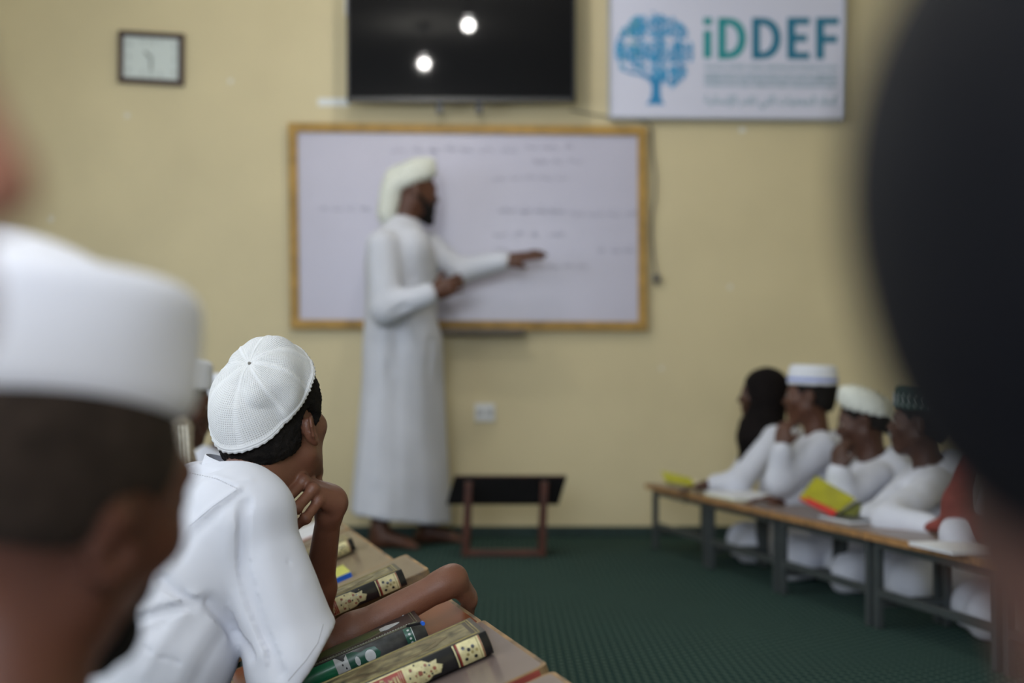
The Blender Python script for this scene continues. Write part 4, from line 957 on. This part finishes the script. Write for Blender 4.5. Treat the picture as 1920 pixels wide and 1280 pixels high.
# ---- left row: students beyond the boy
tA = seated('student in a white cap and white robe beyond the knitted cap of the boy', (330, 762), 3.9, nrm([.93, .30, -.15]), (.93, .2), M_skin[1], .95, hat='cap', lean=(-.1, 0), seed=11)
M_kef = mat('beige_scarf_cloth', (.30, .26, .21), .9, var=.35, vscale=60, bump=.5, bscale=200)
M_kefl = mat('scarf_light_thread', (.50, .47, .40), .9, var=.2, vscale=60)
mb = MB()
for j in range(3):
    x0 = 333+j*8
    pts = [S(x0, 800, 3.66), S(x0+2, 825, 3.635), S(x0+3, 860, 3.625), S(x0+4, 905, 3.63)]
    for i in range(30):
        s_ = i/29*3; k = min(int(s_), 2); p = pts[k]*(1-(s_-k))+pts[k+1]*(s_-k); mb.ball(p+[.002*(i % 2), 0, 0], .0050, 6, 5, (1, 1, 1.1))
mb.build('scarf_fringe', M_kefl, tA[0], kind='stuff')
V = Vol(*bounds([S(315, 790, 3.62), S(348, 905, 3.95)], .10), .007); V.cone(S(330, 815, 3.71), S(338, 880, 3.69), .038, .044, .02); V.cone(S(330, 815, 3.71), S(330, 800, 3.90), .038, .050, .03); V.cone(S(330, 800, 3.90), S(345, 815, 3.98), .045, .04, .03)
surf_obj('scarf', V, M_kef, tA[0], 1, lambda P, N: .003*wob(P, 90, 2))
seated('student in white farthest along the left row, head hidden by the knitted cap', (440, 775), 4.75, nrm([.8, .6, 0]), (.95, .2), M_skin[1], .95, hat='cap', lean=(-.05, 0), seed=12, hz=-.13)
# ------------------------------------------------------------------ the boy in the knitted cap, in focus
B = px
boy = Thing('person', 'boy in a white shirt and knitted white cap resting his chin on his hand', 'person', (-.62, 2.18, 0))
HB = Head(B(512, 812, 2.33), nrm([.37, .87, .33]), (-.12, .0, 1), .98)
V = Vol([-.60, 1.98, .26], [.02, 2.66, .92], .0024)
HB.carve(V, fine=True)
NBb = B(466, 908, 2.28)
V.cone(HB.w((0, -.008, -.045)), NBb, .043, .047, .025); V.cone(HB.w((0, -.010, -.06)), B(470, 925, 2.28), .040, .046, .03)
shR_, elR_, wrR_ = B(485, 960, 2.14), B(562, 1232, 2.10), B(838, 1092, 2.37)
elR_ = ph(566, 1238, .030)
V.cone(shR_, elR_, .046, .038, .02); V.cone(elR_, elR_+(wrR_-elR_)*.35, .031, .0300, .02); V.cone(elR_+(wrR_-elR_)*.35, wrR_, .0300, .0235, .02)
# right hand hanging over the edge of the desk
k1, k2 = B(866, 1108, 2.44), B(880, 1138, 2.47)
V.cone(wrR_-(wrR_-elR_)*.03, B(850, 1083, 2.38), .0235, .0235, .015)
for i, (dx, dy, dY) in enumerate(((0, 6, -.028), (1, 1, -.009), (0, -4, .010), (-3, -8, .028))):
    m0 = B(852+dx, 1086+dy, 2.385+dY*.5); m1 = B(881+dx, 1122+dy, 2.43+dY); V.cone(m0, m1, .0165, .0125, .012)
    q = B(876+dx*2, 1160+dy, 2.45+dY); V.cone(m1, q, .0100, .0092, .006); r2 = B(862+dx*2, 1188+dy, 2.455+dY); V.cone(q, r2, .0092, .0078, .004)
V.cone(B(856, 1090, 2.39), B(877, 1122, 2.415), .013, .011, .008)
# left arm: elbow on the desk, hand under the chin
elL_ = B(588, 1172, 2.50); wrL_ = B(617, 962, 2.345); shL_ = B(385, 950, 2.340)
V.cone(shL_, elL_, .044, .036, .02); V.cone(elL_, elL_+(wrL_-elL_)*.35, .032, .0275, .02); V.cone(elL_+(wrL_-elL_)*.35, wrL_, .0265, .0205, .02)
MC = [B(546, 896, 2.330), B(569, 903, 2.305), B(587, 918, 2.295), B(597, 940, 2.300)]
W0 = [B(618, 925, 2.355), B(624, 930, 2.340), B(630, 938, 2.330), B(630, 950, 2.330)]
for a, b, r0, r1 in zip(W0, MC, (.0175, .0175, .0170, .0155), (.0095, .0100, .0098, .0090)): V.cone(a, b, r0, r1, .009)
V.cone(wrL_, B(624, 942, 2.340), .0205, .0215, .015)
FG = [[(546, 896, 2.330), (520, 930, 2.305), (512, 948, 2.320)],
      [(569, 903, 2.305), (533, 939, 2.272), (521, 956, 2.292)],
      [(587, 918, 2.295), (556, 952, 2.270), (538, 972, 2.285)],
      [(597, 940, 2.300), (573, 972, 2.275), (556, 984, 2.280), (545, 992, 2.292)]]
for f_, r0 in zip(FG, (.0092, .0095, .0093, .0086)):
    for i in range(len(f_)-1): V.cone(B(*f_[i]), B(*f_[i+1]), r0*(1-.06*i), r0*(.95-.07*i), .0028)
    V.ell(B(*f_[0])+[0, -.002, .002], (r0*1.22,)*3, None, .004); V.ell(B(*f_[1]), (r0*1.12,)*3, None, .003)
V.cone(B(612, 935, 2.360), B(590, 905, 2.390), .014, .012, .01); V.cone(B(590, 905, 2.390), B(566, 893, 2.380), .0115, .009, .005)
V.ell(B(628, 962, 2.332), (.009, .009, .012), None, .01)
V.ell(B(430, 1010, 2.27), (.055, .09, .09), None, .03)
surf_obj('body', V, M_skin[0], boy, 2); HB.eyes(boy)
# hair
V = Vol(*bounds([HB.c+[0, 0, .03]], .18), .0026)
HB.ell(V, (.005, -.013, .047), (.0755, .0970, .0875), .01); HB.ell(V, (.006, .016, .049), (.0775, .087, .087), .01); HB.ell(V, (0, -.044, .002), (.068, .058, .054), .02)
HB.ell(V, (0, .136, -.045), (.13, .080, .120), .01, sub=True); HB.ell(V, (0, .028, -.080), (.2, .105, .062), .01, sub=True); HB.ell(V, (0, -.06, -.083), (.2, .12, .056), .01, sub=True)
for s_ in (-1, 1): HB.ell(V, (s_*.086, .004, -.006), (.030, .030, .042), .006, sub=True)
P, Q = V.surf(1); hair_tree = BVHTree.FromPolygons([Vector(p) for p in P], [tuple(q) for q in Q.tolist()])
N = normals(P, Q); fast_obj('hair', P+N*(.0014*wob(P, 420, 4)+.0012*wob(P, 900, 6)+.0008*wob(P, 1700, 7))[:, None], Q, M_hair, boy)
# knitted cap: eight gores gathered at a button
def knit():
    m = mat('white_knitted_cotton', (.66, .67, .685), .85, spec=.2, sheen=.2); nt = m.node_tree; L = nt.links.new; b = nt.nodes['Principled BSDF']
    uv = nt.nodes.new('ShaderNodeUVMap'); uv.uv_map = 'knit'; sx = nt.nodes.new('ShaderNodeSeparateXYZ'); L(uv.outputs[0], sx.inputs[0])
    def mt(op, a, c=0.0, d=0.0):
        n = nt.nodes.new('ShaderNodeMath'); n.operation = op
        for i, v in enumerate((a, c, d)):
            if isinstance(v, (int, float)): n.inputs[i].default_value = v
            else: L(v, n.inputs[i])
        return n.outputs[0]
    X = mt('SINE', mt('MULTIPLY', sx.outputs[0], 2*PI/.0031)); Y = mt('SINE', mt('MULTIPLY', sx.outputs[1], 2*PI/.0029))
    hole = mt('MULTIPLY', mt('MULTIPLY_ADD', X, .5, .5), mt('MULTIPLY_ADD', Y, .5, .5))
    edge = nt.nodes.new('ShaderNodeUVMap'); edge.uv_map = 'edge'; se = nt.nodes.new('ShaderNodeSeparateXYZ'); L(edge.outputs[0], se.inputs[0])
    msk = nt.nodes.new('ShaderNodeMapRange'); msk.inputs[1].default_value = .0015; msk.inputs[2].default_value = .006; L(se.outputs[0], msk.inputs[0])
    ms2 = nt.nodes.new('ShaderNodeMapRange'); ms2.inputs[1].default_value = .006; ms2.inputs[2].default_value = .010; L(se.outputs[1], ms2.inputs[0])
    tc = nt.nodes.new('ShaderNodeTexCoord'); no = nt.nodes.new('ShaderNodeTexNoise'); no.inputs['Scale'].default_value = 22; L(tc.outputs['Object'], no.inputs['Vector'])
    wv = mt('MULTIPLY', mt('MULTIPLY', msk.outputs[0], ms2.outputs[0]), mt('MULTIPLY_ADD', no.outputs['Fac'], .9, .45))
    hh = nt.nodes.new('ShaderNodeMapRange'); hh.inputs[1].default_value = .50; hh.inputs[2].default_value = .95; L(hole, hh.inputs[0])
    fac = mt('MINIMUM', mt('MULTIPLY', mt('MULTIPLY', hh.outputs[0], wv), .85), 1.0)
    mx = nt.nodes.new('ShaderNodeMixRGB'); mx.inputs[1].default_value = (.66, .67, .685, 1); mx.inputs[2].default_value = (.16, .15, .14, 1); L(fac, mx.inputs[0]); L(mx.outputs[0], b.inputs['Base Color'])
    bp = nt.nodes.new('ShaderNodeBump'); bp.inputs['Strength'].default_value = .9; bp.inputs['Distance'].default_value = .0012; bp.invert = True
    L(mt('ADD', mt('MULTIPLY', hole, wv), mt('MULTIPLY', mt('MULTIPLY_ADD', Y, -.5, .5), .35)), bp.inputs['Height']); L(bp.outputs[0], b.inputs['Normal'])
    return m
def knitted_cap():
    ax = nrm([-.34, -.74, .58]); t1 = nrm(np.cross(ax, EZ)); t2 = np.cross(ax, t1); c = HB.w((.026, -.004, .071)); rad = np.array([.0775, .095, .088])*.95
    G, NU, NV = 8, 26, 90; th_max = math.radians(85); V = []; Fc = []; U = []; E = []
    def pt(th, ph_):
        d = ax*math.cos(th)+(t1*math.cos(ph_)+t2*math.sin(ph_))*math.sin(th); q = HB.R@d; r = 1/np.sqrt(((q/rad)**2).sum())
        h_ = hair_tree.ray_cast(Vector(c+d*.3), Vector(-d))
        rh = .3-h_[3]+.0050 if h_[0] is not None else 0
        g = (ph_*G/(2*PI)) % 1; e = abs(g-.5)*2                       # 1 at the seams
        sag = math.exp(-(th/.22)**2)*-.0060+math.exp(-((th-.75)/.28)**2)*.0055
        pleat = (.0022*math.cos(g*2*PI)*-1)*math.sin(min(th, PI/2))**1.2*math.exp(-((th-.7)/.55)**2)+.0016*math.exp(-((1-e)/.12)**2)*min(1, th*3)
        loose = .0050*max(0, math.sin(ph_*1.5+.6))*math.exp(-((th-.9)/.35)**2)+.0022*math.sin(ph_*5+th*6)*math.sin(th)+.0030*math.sin(ph_*3+1.3+th*4)*math.exp(-((th-1.25)/.25)**2)
        rim = .0020 if th > th_max-.075 else 0; scal = .0012*math.cos(ph_*60) if th > th_max-.02 else 0
        tht = th+(.030*math.sin(ph_*2+.4)+.012*math.sin(ph_*7))*(th/th_max)**4
        d = ax*math.cos(tht)+(t1*math.cos(ph_)+t2*math.sin(ph_))*math.sin(tht)
        return c+d*max(r+sag+pleat+loose+rim+scal, rh+(sag+.0055)*.5+pleat*.5+rim+scal)
    ths = [th_max*(i/NV)**.9 for i in range(NV+1)]
    R0 = .092; n = G*NU
    for i, th in enumerate(ths):
        for j in range(n): V.append(pt(max(th, .004), 2*PI*j/n))
    for i in range(NV):
        for j in range(n):
            Fc.append((i*n+j, i*n+(j+1) % n, (i+1)*n+(j+1) % n, (i+1)*n+j)); g0 = j//NU
            for (ii, jj) in ((i, j), (i, j+1), (i+1, j+1), (i+1, j)):
                x = (jj-g0*NU-NU/2)/NU*(2*PI/G)*R0*math.sin(ths[ii]); U.append((x, ths[ii]*R0)); half = PI/G*R0*math.sin(ths[ii]); E.append((half-abs(x), (th_max-ths[ii])*R0))
    # inner side and rim, so that the cap has a thickness
    m0 = len(V); last = NV*n
    for j in range(n): V.append(V[last+j]-nrm(V[last+j]-c)*.004-ax*-.001)
    for j in range(n):
        Fc.append((last+j, last+(j+1) % n, m0+(j+1) % n, m0+j)); U += [(0, 0)]*4; E += [(0, 0)]*4
    o = mesh_obj('knitted_cap', V, [f[::-1] for f in Fc], knit(), boy, True)
    for nm, dat in (('knit', U), ('edge', E)):
        l = o.data.uv_layers.new(name=nm); arr = []
        for k in range(0, len(dat), 4): arr += [x for p in dat[k:k+4][::-1] for x in p]
        l.data.foreach_set('uv', arr)
    MB().tube([c+ax*(1/np.sqrt(((HB.R@ax/rad)**2).sum())-.007), c+ax*(1/np.sqrt(((HB.R@ax/rad)**2).sum())-.0035)], [.0035, .002], 8).build('crown_knot', mat('dark_gather', (.20, .19, .17), .9, var=.2), o, True)
knitted_cap()
# shirt: torso, yoke, wide short sleeves
lo, hi = np.array([-.86, 1.86, .20]), np.array([-.12, 2.60, .72]); VX = .0042
V = Vol(lo, hi, VX)
for Yn, k in ((2.13, 0), (2.33, 1)):
    V.cone(B(432-6*k, 985, Yn), B(345, 1110, Yn), .072, .090, .05); V.cone(B(345, 1110, Yn), B(314, 1215, Yn-.02), .090, .099, .03); V.cone(B(314, 1215, Yn-.02), B(248, 1370, Yn-.03), .099, .10, .03)
V.cone(B(458, 955, 2.14), B(372, 935, 2.42), .058, .060, .05); V.cone(B(440, 935, 2.25), B(400, 1010, 2.27), .062, .10, .05)
V.cone(B(425, 905, 2.28), B(380, 955, 2.30), .040, .06, .04); V.cone(B(468, 938, 2.18), B(486, 962, 2.13), .050, .052, .03)
V.cone(B(385, 950, 2.42), B(520, 1120, 2.47), .062, .062, .04)
V.cone(B(270, 1230, 2.22), B(150, 1345, 2.2), .095, .10, .05)
SV = Vol(lo, hi, VX)
ax0, ax1 = B(478, 960, 2.13), B(568, 1250, 2.11)
SV.cone(ax0, ax1, .048, .064, .02); SV.cone(B(440, 1010, 2.13), B(562, 1262, 2.10), .055, .052, .05); SV.cone(ax1, ax1+(ax1-ax0)*.4, .066, .078, .03)
SV.cone(B(552, 1262, 2.10), B(600, 1370, 2.10), .058, .066, .04)
IN = ax0+(ax1-ax0)*.62
SV.cone(IN, ax1+(ax1-ax0)*.5, .046, .068, .02, sub=True); SV.cone(B(520, 1190, 2.11), B(610, 1380, 2.10), .040, .056, .02, sub=True)
SV.plane(B(586, 1232, 2.11), nrm([.83, .10, -.56]), .004)
h = np.maximum(.012-np.abs(V.f-SV.f), 0)/.012; V.f = np.minimum(V.f, SV.f)-h*h*.012/4; del SV
# neck opening
V.cone(B(462, 900, 2.275), B(440, 760, 2.30), .057, .085, .008, sub=True); V.cone(elL_+(wrL_-elL_)*.02, wrL_, .040, .036, .01, sub=True)
P, Q = V.surf(3); del V
bvh = BVHTree.FromPolygons([Vector(p) for p in P], [tuple(q) for q in Q.tolist()])
CAMP = Vector((0, 0, .76))
def on(x, y, tree=None):
    d = Vector((x-960, F, -(y-720))).normalized(); h_ = (tree or bvh).ray_cast(CAMP, d)
    return np.array(h_[0]) if h_[0] is not None else None
def line(pts, n=6):
    out = []
    for (x0, y0), (x1, y1) in zip(pts[:-1], pts[1:]):
        for i in range(n):
            q = on(x0+(x1-x0)*i/n, y0+(y1-y0)*i/n)
            if q is not None: out.append(q)
    q = on(*pts[-1]); out += [q] if q is not None else []
    return out
FL = [([(300, 1084), (330, 1112), (365, 1127), (395, 1130)], -.007, .008), ([(392, 1130), (420, 1160), (448, 1195), (470, 1225)], -.014, .010), ([(372, 1128), (305, 1148), (236, 1172)], -.006, .009), ([(365, 1118), (300, 1128), (240, 1150)], .004, .010),
      ([(460, 945), (453, 1000), (455, 1065), (470, 1120), (490, 1180), (522, 1262)], -.0065, .011), ([(436, 980), (430, 1040), (432, 1100), (460, 1160), (495, 1225)], .006, .016), ([(492, 960), (500, 1060), (530, 1150), (560, 1240)], .006, .022),
      ([(446, 916), (400, 948), (355, 986), (325, 1030), (310, 1062)], .0030, .006), ([(452, 924), (410, 960), (368, 1000), (338, 1045)], -.0030, .008),
      ([(356, 886), (406, 897), (446, 916)], -.0016, .005), ([(330, 1020), (300, 1060), (262, 1130)], .004, .014), ([(345, 1150), (300, 1210), (270, 1262)], .003, .010), ([(400, 1160), (360, 1220), (335, 1275)], .003, .012), ([(425, 1180), (385, 1245), (370, 1279)], -.003, .010),
      ([(300, 1165), (255, 1200), (215, 1225)], -.003, .010), ([(505, 950), (515, 1010), (528, 1060)], -.0015, .014), ([(560, 1090), (545, 1130), (540, 1180)], .0015, .014), ([(560, 1215), (540, 1235), (520, 1250)], -.001, .007),
      ([(380, 868), (352, 876), (334, 895)], .003, .008), ([(410, 880), (380, 884), (352, 900)], -.003, .008), ([(470, 900), (440, 905), (400, 892)], .002, .006), ([(250, 1200), (300, 1232), (350, 1245)], -.0020, .004)]
N = normals(P, Q); f_ = folds([(line(a), b, c) for a, b, c in FL if len(line(a)) > 1], .01, .01)
disp = .75*f_(P, N)+.0015*wob(P, 20, 9)+.0004*wob(P, 60, 12); P = P+N*disp[:, None]
M_shirt = mat('white_shirt_cotton', (.59, .605, .67), .8, var=.012, vscale=8, bump=.10, bscale=1400, spec=.25, sheen=.08)
shirt = fast_obj('shirt', P, Q, M_shirt, boy)
bvh = BVHTree.FromPolygons([Vector(p) for p in P], [tuple(q) for q in Q.tolist()])
M_thread = mat('grey_stitching', (.36, .36, .38), .8, var=.1)
def seam(pts, r=.0007, dash=False, m=None, n=26):
    L_ = line(pts, n); mb = MB()
    if dash:
        for i in range(0, len(L_)-1, 2): mb.tube([L_[i]-[0, .0006, 0], L_[i+1]-[0, .0006, 0]], r, 4)
    else: mb.tube(L_, r, 5)
    mb.build('stitching' if dash else 'seam', m or M_thread, shirt, kind='stuff' if dash else None)
seam([(356, 886), (406, 897), (446, 916)], .0006, True, n=22)
seam([(606, 1170), (596, 1205), (574, 1237), (540, 1276)], .0006)
seam([(446, 916), (400, 948), (355, 986)], .0007, False, M_shirt)
# low standing collar
cc, cn = B(447, 884, 2.275), nrm([.26, .02, 1]); a1 = nrm(np.cross(cn, EY)); a2 = np.cross(cn, a1)
mb = MB(); n = 48; V_ = []
for (r1, r2, hh) in ((.060, .066, -.016), (.0575, .064, .012), (.0550, .0615, .012), (.0570, .063, -.014)):
    for k in range(n):
        a = 2*PI*k/n; V_.append(cc+a1*r1*math.cos(a)+a2*r2*math.sin(a)+cn*(hh+.003*math.cos(a)))
mb.add(V_, [(r*n+k, r*n+(k+1) % n, (r+1)*n+(k+1) % n, (r+1)*n+k) for r in range(3) for k in range(n)]).build('collar', M_shirt, boy, True)
# navy trousers below the shirt
V = Vol([-.95, 1.80, 0], [-.22, 2.62, .32], .009)
V.cone([-.66, 2.10, .11], [-.40, 2.02, .12], .10, .075, .05); V.cone([-.66, 2.28, .11], [-.38, 2.42, .12], .10, .075, .05); V.cone([-.40, 2.02, .11], [-.52, 2.40, .07], .07, .06, .04); V.cone([-.38, 2.42, .11], [-.52, 2.05, .07], .07, .06, .04); V.ell([-.68, 2.19, .12], (.15, .19, .11), None, .04)
V.plane([0, 0, .004], [0, 0, -1])
V.cone([-.47, 2.02, .20], [-.30, 2.10, .13], .06, .05, .03)
surf_obj('trousers', V, mat('navy_trousers', (.012, .016, .035), .85, var=.2, vscale=30), boy, 2, lambda P, N: .004*wob(P, 45, 3))

# ------------------------------------------------------------------ people close to the camera
M_warm = skin_mat('reddish_brown_skin', (.22, .075, .040))
tM = seated('man in a tall folded white cap, seen from behind at the left edge', (97, 944), .90, nrm([.52, .854, .0]), (.7, .7), skin_mat('brown_skin', (.125, .046, .027)), .93, hat=None, hair=False, seed=21, up=(.40, 0, 1))
HM = tM[1]
V = Vol(*bounds([HM.c], .20), .0045); R = HM.R
HM.ell(V, (0, -.016, .036), (.0765, .098, .086), .01); HM.ell(V, (0, -.045, -.002), (.069, .060, .052), .02); HM.ell(V, (0, -.06, -.058), (.2, .12, .056), .02, sub=True); HM.ell(V, (0, .132, -.03), (.13, .080, .125), .01, sub=True); HM.ell(V, (0, .03, -.080), (.2, .105, .058), .01, sub=True)
for s_ in (-1, 1): HM.ell(V, (s_*.086, .004, -.006), (.032, .030, .045), .006, sub=True)
surf_obj('hair', V, M_stub, tM[0], 1)
V = Vol(*bounds([HM.c], .20), .004)
for s_ in (-1, 1): HM.cone(V, (s_*.046, .040, -.072), (s_*.022, .066, -.098), .012, .020, .012)
HM.cone(V, (0, .048, -.090), (0, .072, -.122), .034, .020, .02); HM.ell(V, (0, .084, -.062), (.030, .016, .026), .01)
surf_obj('beard', V, M_hair, tM[0], 1, lambda P, N: .0015*wob(P, 260, 2))
V = Vol(HM.c-[.16, .16, .05], HM.c+[.18, .16, .24], .0045); tl_ = -.13; R2 = np.array([[1, 0, 0], [0, math.cos(tl_), math.sin(tl_)], [0, -math.sin(tl_), math.cos(tl_)]])@frame_from(nrm([.574, .82, .0]), (.04, 0, 1))
def cw(p): return HM.c+np.array([-.004, 0, .015])+(np.asarray(p)*HM.s)@R2
V.cyl(cw((0, -.012, .096)), R2, .083, .102, .044, .018, taper=-.02); V.ell(cw((-.016, -.036, .128)), (.056, .062, .034), R2, .02)
surf_obj('cap', V, mat('bright_white_cap', (.90, .90, .99), .8, var=.02, vscale=6, sheen=.1), tM[0], 2, lambda P, N: .0015*wob(P, 40, 3))
# dark head at the right edge, very close
tD = seated('person with a black head covering very close at the right edge', (2258, 655), .37, nrm([.35, .93, 0]), (.2, .95), skin_mat('dim_brown_skin', (.075, .030, .020)), .98, hat=None, hair=False, ears=False, nar=.75, seed=22, up=(-.16, 0, 1))
HD = tD[1]; V = Vol(*bounds([HD.c], .24), .0045)
HD.ell(V, (0, -.012, .040), (.086, .104, .096), .02); HD.ell(V, (0, -.030, .004), (.072, .078, .058), .02)
surf_obj('head_covering', V, mat('blue_black_cloth', (.0022, .0024, .0042), .7, var=.15, vscale=10, spec=.12), tD[0], 2)
tP = seated('person in profile just inside the upper left edge, close to the camera', (-684, 205), .40, nrm([1, .12, -.02]), (.9, .3), skin_mat('light_reddish_skin', (.30, .13, .085)), .96, hat='cap', hair=True, nar=.75, seed=23)
